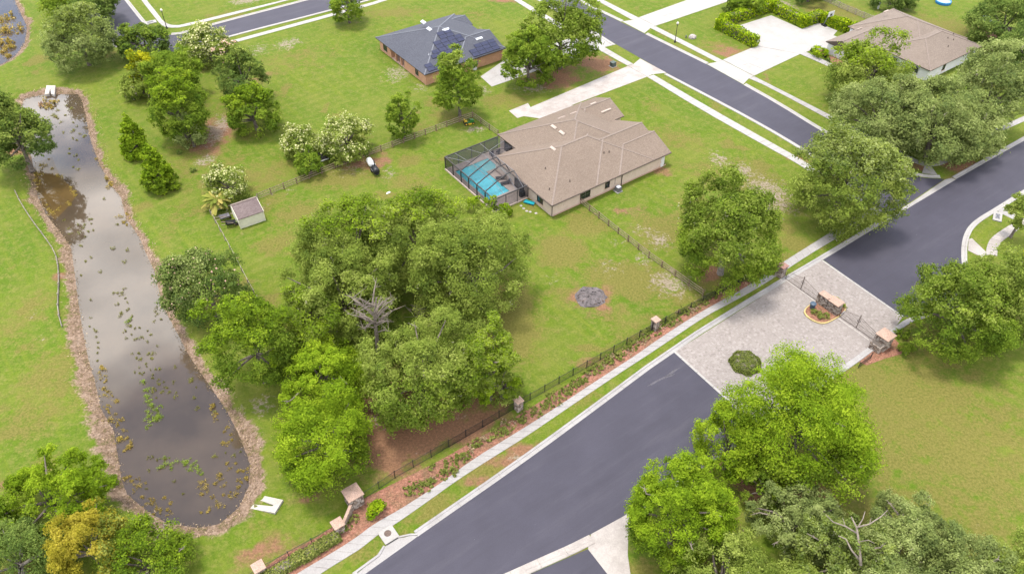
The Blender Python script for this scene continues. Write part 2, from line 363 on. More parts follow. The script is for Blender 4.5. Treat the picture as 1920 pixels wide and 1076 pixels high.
    al = nd(t, 'ShaderNodeMath', {0: al.outputs[0], 1: nd(t, 'ShaderNodeMapRange', {0: med, 1: .3, 2: .7, 3: -.22, 4: .22}).outputs[0]}, operation='ADD')
    g = mixc(t, ramp(t, al.outputs[0], [(.76, (0,0,0)), (1.0, (1,1,1))]), g, bank)
    g = mixc(t, .42, g, ramp(t, fin, [(.3, (.30,)*3), (.7, (.70,)*3)]), 'OVERLAY')
    g = mixc(t, .30, g, ramp(t, tiny, [(.3, (.30,)*3), (.7, (.70,)*3)]), 'OVERLAY')
    t.links.new(g, b.inputs['Base Color'])
    s2 = nd(t, 'ShaderNodeMath', {0: fin, 1: tiny}, operation='ADD'); bump(t, b, s2.outputs[0], .55, .07); return m
M['ground'] = ground_mat()

LEAF = dict(
 lime=leafmat('leaf_lime', (.062,.108,.009), (.142,.215,.013), (.262,.335,.026), .5),
 green=leafmat('leaf_green', (.050,.088,.013), (.112,.168,.018), (.205,.260,.034), .48),
 olive=leafmat('leaf_olive', (.066,.100,.020), (.146,.190,.032), (.262,.300,.076), .48),
 grey=leafmat('leaf_greygreen', (.076,.108,.036), (.160,.196,.058), (.278,.312,.122), .46),
 dark=leafmat('leaf_dark', (.042,.072,.020), (.088,.130,.028), (.158,.198,.048), .42),
 orange=leafmat('leaf_orange', (.13,.125,.014), (.235,.205,.022), (.33,.275,.045), .46),
 yellow=leafmat('leaf_yellow', (.13,.15,.006), (.24,.25,.010), (.36,.33,.02), .3),
 hedge=leafmat('leaf_hedge', (.040,.085,.006), (.135,.205,.008), (.27,.33,.014), .3),
 bed=leafmat('leaf_bed', (.060,.080,.018), (.115,.140,.030), (.20,.20,.06), .3),
 blossom=leafmat('blossom', (.22,.24,.08), (.34,.34,.16), (.46,.43,.27), .3),
 pink=leafmat('blossom_pink', (.28,.16,.12), (.42,.28,.22), (.56,.42,.34), .3),
 palm=leafmat('leaf_palm', (.06,.085,.016), (.13,.145,.028), (.24,.20,.06), .25),
 reed=leafmat('reed', (.085,.095,.018), (.165,.165,.040), (.28,.265,.09), .3),
 reed_orange=leafmat('reed_orange', (.12,.105,.018), (.25,.185,.04), (.40,.30,.10), .3),
 reed_green=leafmat('reed_green', (.09,.14,.014), (.16,.225,.03), (.25,.31,.06), .3),
 reed_pink=leafmat('reed_pink', (.20,.12,.09), (.30,.19,.15), (.36,.24,.10), .25),
 deadgrass=leafmat('dead_grass', (.11,.085,.042), (.22,.16,.10), (.36,.28,.19), .25),
 moss=leafmat('leaf_moss', (.17,.15,.10), (.27,.245,.175), (.40,.36,.28), .2))

# ------------------------------------------------------------------ ground with the two ponds
WZ = -0.6
pond_px = [(45.5,185),(83,178),(145.8,177),(153.6,190),(161,221),(166.6,252.6),(173,275),(185.7,307.6),(208,348),(226,370),(236,410.5),(261,446),(271,471),(288.6,508),(296,538.5),(303.6,572.6),(336,633),(356,670.5),(399,733),(421.6,766),(441.6,803.5),(447,815),(468,868.7),(466,911),(447,951.5),(411.5,981.7),(371,988),(313.7,979),(276,956.6),(238,924),(228,894),(225,870),(220,843.6),(214,806),(190,766),(179,715.7),(166,670.5),(155,615),(147.5,565),(142,521),(134,463),(112,433),(86,400.5),(72,370),(66,330),(60,295),(44,262),(38,210)]
pond2_px = [(25,-4),(38,25),(50,50),(48,70),(45,83),(33,100),(20,113),(0,123),(-60,140),(-140,150),(-160,-20),(0,-40)]
PONDS = [np.array([P2(x, y, WZ) for x, y in p]) for p in (pond_px, pond2_px)]
def sdist(pts, poly):
    """signed distance, negative inside"""
    n = len(poly); d = np.full(len(pts), 1e9); ins = np.zeros(len(pts), bool)
    for i in range(n):
        a, b = poly[i], poly[(i+1) % n]; e = b - a
        t = np.clip(((pts - a) @ e) / (e @ e), 0, 1); q = a + t[:, None]*e
        d = np.minimum(d, np.hypot(*(pts - q).T))
        c = ((a[1] > pts[:, 1]) != (b[1] > pts[:, 1]))
        with np.errstate(divide='ignore', invalid='ignore'):
            xi = (b[0]-a[0])*(pts[:, 1]-a[1])/(b[1]-a[1]) + a[0]
        ins ^= c & (pts[:, 0] < xi)
    return np.where(ins, -d, d)
def ground_z(pts):
    pts = np.atleast_2d(np.array(pts, float)); sd = np.minimum(sdist(pts, PONDS[0]), sdist(pts, PONDS[1]))
    z = np.where(sd > 0, WZ*(1 - np.clip(sd/2.3, 0, 1))**1.3, np.maximum(WZ + sd*.5, -1.7)); return z, sd
def axis(lo, hi, step, far):
    a = list(np.arange(lo, hi + .01, step)); s = step; x = lo; l = []
    while x > -far: s *= 1.45; x -= s; l.append(x)
    s = step; x = hi; r = []
    while x < far: s *= 1.45; x += s; r.append(x)
    return np.array(l[::-1] + a + r)
gx, gy = axis(-150, 140, .7, 2500), axis(32, 218, .7, 2500)
X, Y = np.meshgrid(gx, gy); pts = np.stack([X.ravel(), Y.ravel()], 1)
zz, sd = ground_z(pts)
wear = np.zeros((len(pts), 4))
rngN = np.random.default_rng(3)
def blob(ch, px, py, rx, ry, k=1.0):
    """a worn patch of ground: ellipse given by its photo outline"""
    c = np.array(P2(px, py)); ex = np.array(P2(px + rx, py)) - c; ey = np.array(P2(px, py - ry)) - c
    q = pts - c; u = q @ ex/(ex @ ex); v = q @ ey/(ey @ ey); r = u*u + v*v
    wear[:, ch] = np.maximum(wear[:, ch], k*(.68 if ch == 1 else 1)*np.exp(-r*(.8 if ch == 1 else 1.1)))
DRY, SAND, SOIL = 0, 1, 2
for a in [ # dry grass
 (DRY,1740,800,330,240,.54),(DRY,1560,930,140,100,.5),(DRY,1700,720,90,40,.62),(DRY,1690,820,60,50,.6),(DRY,960,620,70,70,.75),(DRY,1050,470,60,40,.75),(DRY,1180,525,110,46,.72),(DRY,1320,420,70,60,.7),(DRY,1390,330,80,36,.7),(DRY,1270,260,60,26,.5),(DRY,1180,640,60,40,.42),(DRY,1290,560,50,40,.55),
 (DRY,640,335,90,26,.6),(DRY,560,400,60,28,.6),(DRY,520,455,50,30,.6),(DRY,770,345,60,30,.5),(DRY,480,330,110,40,.45),(DRY,390,260,60,70,.6),(DRY,420,330,60,50,.5),(DRY,560,110,90,30,.4),(DRY,1090,420,40,30,.7),
 (DRY,1230,430,60,45,.6),(DRY,1340,330,80,40,.5),(DRY,1170,600,70,50,.4),(DRY,1100,215,40,20,.6),(DRY,790,230,60,30,.35),(DRY,840,215,60,20,.5),(DRY,950,190,80,20,.5),(DRY,740,25,90,14,.5),(DRY,1340,95,60,30,.4),
 (DRY,60,780,110,60,.45),(DRY,40,600,60,60,.4),(DRY,90,700,60,80,.5),(DRY,300,700,30,60,.4),(DRY,120,290,25,80,.45),(DRY,330,400,20,90,.4),(DRY,860,870,110,26,.6),(DRY,1780,60,100,40,.55),(DRY,1560,20,80,20,.6),(DRY,960,870,60,26,.5),(DRY,1490,570,60,30,.3),
 (DRY,430,30,60,14,.5),(DRY,1750,250,80,30,.4),(DRY,1650,215,40,30,.3),(DRY,880,30,60,16,.4),(DRY,1260,90,40,20,.4),(DRY,1060,130,40,16,.5),
 # pale sand
 (SAND,1255,530,48,34,.72),(SAND,1205,485,26,16,.62),(SAND,1140,500,40,20,.5),(SAND,1440,365,60,40,.78),(DRY,1430,360,80,60,.6),(SAND,1350,300,26,20,.65),(SAND,1395,322,30,22,.7),(SAND,1235,450,34,22,.66),(SAND,1200,430,30,14,.6),(SAND,1040,525,40,14,.45),(SAND,1330,560,30,20,.6),
 (SAND,745,138,34,22,.66),(SAND,790,165,26,12,.6),(SAND,540,82,30,14,.72),(SAND,480,95,36,16,.6),(SAND,408,245,26,34,.8),(SAND,383,302,24,14,.72),(SAND,395,330,26,14,.6),(SAND,890,243,26,8,.7),(SAND,730,325,20,16,.6),(SAND,660,318,50,20,.5),
 (SAND,700,790,50,26,.6),(SAND,490,760,40,26,.62),(SAND,1000,165,40,12,.7),(SAND,905,170,16,12,.7),(SAND,455,395,50,14,.7),(SAND,520,360,40,10,.5),(SAND,890,60,26,10,.6),(SAND,1450,8,50,12,.8),(SAND,465,0,40,10,.8),(SAND,1160,455,20,14,.5),(SAND,860,780,30,16,.45),
 (SOIL,985,842,34,12,.75),(SOIL,950,868,34,12,.75),(SOIL,905,900,30,11,.7),(SAND,968,856,26,9,.7),(DRY,940,875,110,22,.9),(SAND,1330,395,30,16,.4),(SAND,60,590,16,20,.4),(SAND,75,635,24,18,.4),(SAND,690,390,18,12,.4),
 # reddish soil and fallen needles
 (SOIL,790,805,130,44,.8),(SOIL,870,790,80,50,.65),(SOIL,730,850,70,36,.85),(DRY,960,580,50,60,.85),(SOIL,690,300,50,18,.5),(SOIL,1325,512,24,14,.95),(SOIL,720,740,60,60,.75),(SOIL,400,255,36,40,.5),(SOIL,1120,120,40,16,.8),(SOIL,1035,145,50,18,.8),(SOIL,1480,905,60,36,.75),(SOIL,1420,915,50,30,.7),(SOIL,1860,60,30,14,.7),(SOIL,1800,305,40,16,.8),(SOIL,1720,312,30,10,.5),(SOIL,1385,100,50,14,.5),(SOIL,660,560,90,60,.4),(SOIL,1108,558,42,28,.5),(SOIL,1890,590,60,50,.3)]:
    blob(*a)
pa, pb = np.array(P2(95,180)), np.array(P2(345,990)); pv = (pb-pa)/np.linalg.norm(pb-pa); sidev = (pts-pa) @ np.array((pv[1], -pv[0]))   # negative on the right hand bank
endv = (pts-pa) @ pv/np.linalg.norm(pb-pa)
bw = (1.1 + .6*np.sin(pts[:, 0]*.31+np.sin(pts[:, 1]*.23)*2)*np.cos(pts[:, 1]*.37)) + .45*np.maximum(np.clip((endv-.45)/.3, 0, 1)*(np.sign(pv[0]*(pts[:,1]-pa[1])-pv[1]*(pts[:,0]-pa[0])) < 0), np.clip((endv-.88)/.08, 0, 1))*(endv < 1.2)
rb = random.Random(17)
for _ in range(230):           # small worn and yellowed places over all the lawns
    x, y = rb.uniform(0, 1920), rb.uniform(0, 1076); sc = .35 + .75*y/1076
    q = rb.random()
    if q >= .8 and x > 1450 and y > 600: q = .1
    blob(DRY if q < .8 else SAND if q < .88 else SOIL, x, y, rb.uniform(14, 70)*sc, rb.uniform(8, 34)*sc, rb.uniform(.38, .78) if q < .8 else rb.uniform(.3, .5))
wear[:, 3] = np.clip(1.05 - sd/bw*.62, 0, 1)*np.where(sd < 12, 1, 0)
me = D.meshes.new('ground'); nx, ny = len(gx), len(gy)
me.vertices.add(len(pts)); me.vertices.foreach_set('co', np.column_stack([pts, zz]).ravel())
ii = (np.arange(ny-1)[:, None]*nx + np.arange(nx-1)).ravel()
q = np.stack([ii, ii+1, ii+nx+1, ii+nx], 1).ravel()
me.loops.add(len(q)); me.loops.foreach_set('vertex_index', q); me.polygons.add(len(ii)); me.polygons.foreach_set('loop_start', np.arange(0, len(q), 4)); me.update(); me.validate()
at_ = me.color_attributes.new('wear', 'FLOAT_COLOR', 'POINT'); at_.data.foreach_set('color', wear.astype(np.float32).ravel())
me.polygons.foreach_set('use_smooth', [True]*len(me.polygons)); me.materials.append(M['ground'])
setp(link('lawn', me), kind='structure')
def sheet(name, poly, z, m, parent=None, th=None):
    mb = MB()
    if th: mb.prism(poly, z - th, z)
    else:
        a = sum(poly[i][0]*poly[(i+1) % len(poly)][1] - poly[(i+1) % len(poly)][0]*poly[i][1] for i in range(len(poly)))
        if a < 0: poly = poly[::-1]
        mb.add([(p[0], p[1], z) for p in poly], [tuple(range(len(poly)))])
    o = mb.build(name, m, parent)
    if not parent: o['kind'] = 'structure'
    return o
pxp = lambda l, z=0: [P2(x, y, z) for x, y in l]
for i, p in enumerate(PONDS):      # water sheets reach under the banks
    c = p.mean(0); n = len(p); g = []
    for k in range(n):
        e1 = p[k] - p[k-1]; e2 = p[(k+1) % n] - p[k]; nn = np.array([e1[1]+e2[1], -e1[0]-e2[0]]); nn /= np.linalg.norm(nn) + 1e-9
        g.append(p[k] + nn*.5)
    area = sum(p[k][0]*p[(k+1) % n][1] - p[(k+1) % n][0]*p[k][1] for k in range(n))
    if area < 0: g = [2*p[k] - g[k] for k in range(n)]
    sheet('pond_water', [tuple(x) for x in g], WZ, M['water'])
# ------------------------------------------------------------------ roads
RZ = .012
road_near = pxp([(560,1165),(683,1076),(777,1009),(960,882),(1065,806),(1264,657.5),(1418,798),(1316,867),(1169,967.4),(1109,1000.6),(1065,1022.6),(1028,1038.7),(945,1076),(850,1118),(720,1180)])
sheet('road', road_near, RZ, M['asphalt'])
road_far = pxp([(1543,487),(1641,427),(1680,403),(1711,384.5),(1787,339),(1909,270),(1990,225),(2050,280),(1960,331),(1904,366),(1864,391),(1832,410),(1815,425.4),(1806,444),(1802.7,464),(1803,490),(1830,540),(1860,570),(1770,580),(1700,594),(1693,594)])
sheet('road', road_far, RZ, M['asphalt'])
side = pxp([(1000,-43),(1100,10.4),(1208,63.5),(1325,121),(1394,159.4),(1454,193),(1548,251),(1620,290),(1698,327),(1735,334),(1771,336),(1709,378),(1650,412),(1610,360),(1560,312),(1492.7,270),(1440,239),(1368.8,200),(1249,137),(1154,83),(1127,66.7),(1050,22),(940,-43)])
sheet('road', side, RZ, M['asphalt'])
back = pxp([(170,-40),(222,-14),(233,0),(267,43),(282,58),(321,66),(343,64),(409,44.7),(581,0),(640,-16),(760,-22),(700,-3),(624,17.6),(427.8,67.7),(345,92),(280,112),(232,94),(205,73),(150,30),(110,-20)])
sheet('road', back, RZ, M['asphalt'])
lot = pxp([(1000,1073),(1102,1028.7),(1140,1076),(1230,1190),(900,1118)])
sheet('parking_lot', lot, RZ, M['asphalt'])
# paved gate court
court = pxp([(1266.5,658.5),(1444,546),(1540,488.5),(1692,594.5),(1680,612),(1601,672),(1420,797)])
sheet('gate_court', court, RZ + .01, M['pavers'])
PB = MB()
def strip(mb, p, q, wd, z0, z1):
    p = np.array(p); q = np.array(q); d = (q-p)/np.linalg.norm(q-p); n = np.array([-d[1], d[0]])*wd/2
    mb.prism([tuple(p-n), tuple(q-n), tuple(q+n), tuple(p+n)], z0, z1)
def border(a, b, n, wd, m='white_concrete'):
    st = D.objects.new('court_edging', None); C.objects.link(st); st['kind'] = 'structure'
    a = np.array(P2(*a)); b = np.array(P2(*b))
    for k in range(n):
        mb = MB(); strip(mb, a+(b-a)*(k+.015)/n, a+(b-a)*(k+.985)/n, wd, -.02, RZ+.03); mb.build('edging_block', M[m], st)
border((1264,658.5), (1418,797.5), 10, .34); border((1541.5,488.5), (1692.5,593.8), 10, .30)
border((1472,524.5), (1529.5,566), 6, .26, 'old_concrete'); border((1571,596.5), (1629,637.5), 6, .26, 'old_concrete')

def resample(pl, n):
    pl = np.array(pl, float); s = np.r_[0, np.cumsum(np.hypot(*np.diff(pl, axis=0).T))]
    t = np.linspace(0, s[-1], n); return np.stack([np.interp(t, s, pl[:, 0]), np.interp(t, s, pl[:, 1])], 1)
def smooth(pl, it=2):
    pl = np.array(pl, float)
    for _ in range(it):
        q = [pl[0]]
        for a, b in zip(pl[:-1], pl[1:]): q += [a*.75+b*.25, a*.25+b*.75]
        q.append(pl[-1]); pl = np.array(q)
    return pl
def plen(pl): return np.hypot(*np.diff(np.array(pl), axis=0).T).sum()
def slabs(name, A, B, m='concrete', step=1.5, z=.055, piece='slab', sm=1):
    """paving slabs cast between two edge lines, each slab an object"""
    st = D.objects.new(name, None); C.objects.link(st); st['kind'] = 'structure'
    A = smooth(pxp(A), sm); B = smooth(pxp(B), sm); n = max(1, int(round((plen(A)+plen(B))/2/step))); k = 4
    a = resample(A, n*k+1); b = resample(B, n*k+1)
    for i in range(n):
        pa = [a[i*k+j] for j in range(k+1)]; pb = [b[i*k+j] for j in range(k+1)]
        g = .035
        def trim(p): d0 = (p[1]-p[0]); d1 = p[-2]-p[-1]; p = list(p); p[0] = p[0]+d0/np.linalg.norm(d0)*g; p[-1] = p[-1]+d1/np.linalg.norm(d1)*g; return p
        pa, pb = trim(pa), trim(pb); dz = random.uniform(-.006, .006)
        MB().prism([tuple(p) for p in pa] + [tuple(p) for p in pb[::-1]], -.08, z+dz).build(piece, M[m], st)
    # the joint bed below the slabs
    MB().prism([tuple(p) for p in a[::k]] + [tuple(p) for p in b[::k][::-1]], -.1, z-.035).build('joint_bed', M['old_concrete'], st)
random.seed(5)
slabs('sidewalk', [(480,1125),(555,1076),(628,1033),(673,1004),(698,984),(751,954),(778.6,936.5),(826,906),(886.5,861),(960,816),(1022.7,777),(1100.5,725.7),(1158,688),(1193,665.5),(1233.5,636.6),(1299,594),(1341,570),(1396.6,540),(1436,514)],
      [(520,1130),(605.5,1072),(660.7,1038),(678,1027),(708,1002),(737,985.4),(808.7,935),(856,901),(910,866),(960,835),(1001,808.5),(1085,751),(1168,695.6),(1211,668),(1256,638),(1321,594),(1370,568),(1416.7,542.5),(1456,518)])
slabs('sidewalk', [(1466,493),(1565.5,430.6),(1600,410),(1640,386)], [(1474,506),(1528,470.8),(1600.6,428),(1655,397)])
slabs('sidewalk', [(1225,140.6),(1326,200),(1450,270),(1497,296),(1550,330),(1610,372)], [(1213.5,144.8),(1309,203),(1440,277),(1487,302),(1540,337),(1598,378)], 'white_concrete')
slabs('sidewalk', [(1133,89),(1187,120.5)], [(1120.6,93),(1177,124)], 'white_concrete')
slabs('sidewalk', [(935,-24),(972,-2),(1019,26),(1090,66)], [(925,-22),(962,0),(1008,29),(1078,70)], 'white_concrete')
slabs('sidewalk', [(1105,-12),(1130,0),(1197,34)], [(1090,-12),(1115.6,0),(1185,38)], 'white_concrete')
slabs('sidewalk', [(1229,50),(1354,113.5)], [(1219,53),(1344,117)], 'white_concrete')
slabs('sidewalk', [(1413.5,143.8),(1440,157),(1592,234.6),(1650,264),(1690,284),(1713.5,298),(1736,305.5),(1761,303),(1784,292),(1831.5,258),(1871.6,239.5),(1925,216)], [(1404,147.5),(1440,163),(1585.6,241),(1645,270),(1684,290),(1710,304),(1736,313),(1763,311),(1787,300),(1836,265),(1876,247),(1925,226)], 'concrete')
slabs('sidewalk', [(1733,312),(1728.6,325)], [(1746,312),(1757,328)], 'concrete', 1.2)
slabs('sidewalk', [(1848,478),(1850.4,460.5),(1857,447),(1877,432),(1909,412.8),(1960,385)], [(1869.6,480),(1870,470),(1875.5,453.8),(1894,442),(1919,423.7),(1970,398)], 'old_concrete')
slabs('sidewalk', [(1878,401),(1902,413)], [(1888,386),(1912,400)], 'concrete', 1.2)
slabs('sidewalk', [(775,-20),(705,3),(681,10),(629,24),(434,77),(400,86)], [(775,-16),(707,7.5),(682,14.5),(630.6,29),(435.5,82),(404,91)], 'white_concrete')
slabs('sidewalk', [(258,-12),(264,0),(287,29),(301,47),(314,53),(342,52.5),(451,25),(545,0),(590,-12)], [(268,-12),(274,0),(297,28),(307,42),(322,48.5),(342,47.5),(450,20.5),(536,0),(580,-12)], 'white_concrete')

def kerb(path, side, step=3.0, wd=.78, m='kerb', sm=1, name='kerb'):
    """gutter and raised kerb along the edge of a road; every cast length is an object"""
    st = D.objects.new(name, None); C.objects.link(st); st['kind'] = 'structure'
    L = smooth(pxp(path), sm); n = max(1, int(round(plen(L)/step))); k = 3; a = resample(L, n*k+1)
    t = np.gradient(a, axis=0); t /= np.hypot(*t.T)[:, None]; nn = np.stack([-t[:, 1], t[:, 0]], 1)*side
    prof = [(-.04, -.05), (-.04, .024), (wd*.55, .034), (wd*.63, .125), (wd*.93, .13), (wd, .08), (wd, -.05)]
    for i in range(n):
        mb = MB(); V = []
        for j in range(k+1):
            idx = i*k+j; p = a[idx] + (t[idx]*.012 if j == 0 else -t[idx]*.012 if j == k else 0)
            V += [(p[0]+nn[idx][0]*o, p[1]+nn[idx][1]*o, h) for o, h in prof]
        r = len(prof); F = []
        for j in range(k):
            for s in range(r): F.append((j*r+s, j*r+(s+1) % r, (j+1)*r+(s+1) % r, (j+1)*r+s))
        F += [tuple(range(r))[::-1], tuple(range(k*r, (k+1)*r))]
        if side > 0: F = [f[::-1] for f in F]
        mb.add(V, F); mb.build('kerb_section', M[m], st)
kerb([(560,1165),(640,1107),(676,1081)], 1); kerb([(783,1005),(960,882),(1065,806),(1264,657.5),(1440,547),(1543,487),(1641,427),(1672,408)], 1)
kerb([(850,1118),(945,1076),(1028,1038.7),(1065,1022.6),(1105,1002.5)], -1, wd=1.15, m='old_concrete')
kerb([(1200,947),(1316,866.5),(1412,801),(1601,672),(1630,650),(1680,612),(1700,597),(1745,585)], -1)
kerb([(1250,138),(1368.8,200),(1440,239),(1492.7,270),(1560,312),(1600,350),(1628,392)], -1, m='white_concrete'); kerb([(940,-43),(1050,22),(1127,66.7),(1154,84)], -1, m='white_concrete')
kerb([(1000,-43),(1100,10.4),(1165,41.2)], 1, m='white_concrete'); kerb([(1210,64.5),(1324,120.5)], 1, m='white_concrete'); kerb([(1394,159.4),(1454,193),(1548,251),(1620,290),(1698,326),(1735,333),(1764,334)], 1, m='white_concrete')
kerb([(1792,336),(1909,270),(1990,225)], 1); kerb([(1806,505),(1803,490),(1802.7,464),(1806,444),(1815,425.4),(1832,410),(1864,391),(1904,366),(1960,331)], -1, m='white_concrete')
kerb([(224,-12),(233,0),(267,43),(278,55)], 1, m='white_concrete'); kerb([(321,66),(343,64),(409,44.7),(581,0),(640,-16)], 1, m='white_concrete'); kerb([(760,-22),(700,-3),(624,17.6),(427.8,67.7),(345,92)], 1, m='white_concrete'); kerb([(224,88),(203,71)], 1, m='white_concrete')
# valley gutter across the mouth of the side street, driveway aprons and corner slabs
sheet('concrete_gutter', pxp([(1648,417),(1711,378.5),(1772,337),(1784,334),(1792,337),(1711,385.5),(1652,422)]), .03, M['concrete'], th=.1)
def paved(name, corners, nu, nv, m, z=.045, piece='slab', g=.012):
    """a drive cast in a grid of slabs; corners a,b,c,d with a-b along u, a-d along v"""
    st = D.objects.new(name, None); C.objects.link(st); st['kind'] = 'structure'
    a, b, c, d = [np.array(P2(*p)) for p in corners]
    f = lambda u, v: (a*(1-u)+b*u)*(1-v) + (d*(1-u)+c*u)*v
    for i in range(nu):
        for j in range(nv):
            e = g/ max(np.linalg.norm(b-a)/nu, .1); h = g/max(np.linalg.norm(d-a)/nv, .1)
            q = [f((i+e)/nu, (j+h)/nv), f((i+1-e)/nu, (j+h)/nv), f((i+1-e)/nu, (j+1-h)/nv), f((i+e)/nu, (j+1-h)/nv)]
            MB().prism([tuple(p) for p in q], -.08, z + random.uniform(-.004, .004)).build(piece, M[m], st)
    MB().prism([tuple(p) for p in (a, b, c, d)], -.1, z-.03).build('joint_bed', M['old_concrete'], st)
paved('driveway', [(962,215.5),(1177.5,124.4),(1213,144.6),(1008,222)], 9, 2, 'drive')
sheet('driveway', pxp([(954.4,208.3),(990,194),(1000,210),(1013,221),(989,216.6),(976,220),(970,222)]), .04, M['drive'], th=.1)
sheet('driveway', pxp([(1005,221),(1060,200),(1090,196),(1065,225),(1030,228)]), .04, M['drive'], th=.1)
sheet('driveway', pxp([(1178,124.2),(1188.5,120.4),(1200,110.5),(1249.5,137),(1223,139.8),(1213.5,144.6)]), .04, M['drive'], th=.1)
paved('driveway', [(944.4,114.3),(1112,58),(1119,93),(962,149)], 7, 2, 'white_concrete')
paved('driveway', [(901,144.3),(946,113),(963,149),(922,163)], 2, 2, 'white_concrete')
sheet('driveway', pxp([(1113,57.6),(1124,67),(1154.5,84),(1134,89),(1120,93)]), .04, M['white_concrete'], th=.1)
paved('driveway', [(1198,33.3),(1290,0),(1375,0),(1229,49.3)], 4, 2, 'white_concrete')
sheet('driveway', pxp([(1290,-.3),(1375,-.3),(1450,-28),(1370,-28)]), .04, M['white_concrete'], th=.1)
sheet('driveway', pxp([(1166.7,41),(1185,38.3),(1197.6,33.6),(1228.6,49.5),(1219,53.5),(1208.5,63)]), .04, M['white_concrete'], th=.1)
sheet('driveway', pxp([(1325,120.6),(1344.5,117),(1354.5,113.2),(1412.8,143.2),(1403.5,148),(1393.5,158.6)]), .04, M['white_concrete'], th=.1)
paved('driveway', [(1355.5,112.8),(1418,86.8),(1500,102),(1413.5,142.8)], 4, 2, 'white_concrete')
sheet('parking_court', pxp([(1380,50.6),(1446,29.5),(1503.4,55.3),(1534.4,43.5),(1570,58.5),(1560.6,69.4),(1548,82),(1523,93.8),(1501,102),(1418.5,86.6)]), .045, M['white_concrete'], th=.1)
slabs('garden_path', [(1500,102),(1562,129),(1600,149)], [(1508,97),(1567,123),(1606,144)], 'concrete')
sheet('parking_court', pxp([(1560,66),(1600,82),(1570,100),(1530,92),(1549,81)]), .04, M['white_concrete'], th=.1)
sheet('concrete_apron', pxp([(1104,1019),(1108,1001),(1169,967.6),(1200,947.5),(1205,960),(1178,1000),(1177,1040),(1182,1076),(1205,1150),(1200,1158),(1139,1076),(1102.5,1029)]), .04, M['old_concrete'], th=.1)
# corner pavement and drain boxes on the right
sheet('concrete_apron', pxp([(1816,449),(1822,447),(1850,474),(1842,483),(1815,470)]), .05, M['old_concrete'], th=.1)
# mulch beds
sheet('mulch_bed', pxp([(1478,488),(1462,494),(1440,502),(1350,549),(1227,622),(1100,699),(972,778),(830,860),(700,925),(680,935),(655,965),(600,1003),(520,1046),(440,1105),(490,1120),(553,1077),(628,1034),(673,1005),(698,985),(751,955),(826,907),(960,817),(1100,726),(1193,666.5),(1299,595),(1396,540.5),(1438,514),(1466,500)]), .012, M['mulch'])
sheet('mulch_bed', pxp([(1604,676),(1632,653),(1640,640),(1672,630),(1692,650),(1690,664),(1660,672),(1625,685)]), .012, M['mulch'])
sheet('mulch_bed', pxp([(1328,560+300),(1345,850),(1370,850),(1362,880),(1330,885)]), .011, M['mulch'])
sheet('mulch_bed', pxp([(1531,92),(1545,86),(1580,105),(1600,140),(1585,138)]), .012, M['mulch'])

for pl in ([(1213,724),(1225,716),(1245,706),(1266,700),(1262,704),(1240,712),(1222,722)], [(1246,706),(1262,694),(1277,688),(1270,693),(1256,704)]):
    sheet('road_scuff', pxp(pl), RZ+.004, M['scuff'])
# ------------------------------------------------------------------ houses
def roof_block(name, a0, a1, b0, b1, ze, slope, m, parent, axis='a', gable0=False, gable1=False, ridge_m=None, th=.16):
    """hipped or gabled roof over a rectangle; returns the ridge height"""
    if axis == 'b': A0, A1, B0, B1 = b0, b1, a0, a1
    else: A0, A1, B0, B1 = a0, a1, b0, b1
    h = (B1-B0)/2; mid = (B0+B1)/2; zr = ze + h*slope
    r0 = A0 if gable0 else A0+h; r1 = A1 if gable1 else A1-h
    if r0 > r1: r0 = r1 = (A0+A1)/2; zr = ze + min(h, (A1-A0)/2)*slope
    v = [(A0,B0,ze),(A1,B0,ze),(A1,B1,ze),(A0,B1,ze),(r0,mid,zr),(r1,mid,zr)] + [(A0,B0,ze-th),(A1,B0,ze-th),(A1,B1,ze-th),(A0,B1,ze-th)]
    f = [(0,1,5,4),(2,3,4,5),(1,2,5),(3,0,4),(9,8,7,6),(6,7,1,0),(7,8,2,1),(8,9,3,2),(9,6,0,3)]
    if axis == 'b': v = [(y, x, z) for x, y, z in v]; f = [q[::-1] for q in f]
    me = D.meshes.new(name); me.from_pydata(v, [], f); me.update()
    uv = me.uv_layers.new(name='UVMap')
    for p in me.polygons:
        n = p.normal; tx = np.array((-n.y, n.x, 0)); L = np.linalg.norm(tx); tx = tx/L if L > 1e-4 else np.array((1., 0, 0)); ty = np.cross(np.array(n), tx)
        for li in p.loop_indices:
            co_ = np.array(me.vertices[me.loops[li].vertex_index].co); uv.data[li].uv = (co_ @ tx, co_ @ ty)
    me.materials.append(m); me.materials.append(M['fascia'])
    for p in me.polygons:
        if p.index >= 4: p.material_index = 1
    if gable0: me.polygons[3].material_index = 1
    if gable1: me.polygons[2].material_index = 1
    o = link(name, me, parent)
    if ridge_m:
        segs = [(4,5)] + ([] if gable0 else [(0,4),(3,4)]) + ([] if gable1 else [(1,5),(2,5)])
        for i, j in segs:
            if np.linalg.norm(np.subtract(v[i], v[j])) > .3:
                p, q = np.array(v[i]), np.array(v[j]); MB().bar(p+(0,0,.012), q+(0,0,.012), .26, .05).build('ridge_cap', ridge_m, o)
    return o
def wall_block(parent, a0, a1, b0, b1, z, m, name='wall', z0=0):
    return MB().box(((a0+a1)/2, (b0+b1)/2, (z+z0)/2), (a1-a0, b1-b0, z-z0)).build(name, m, parent)
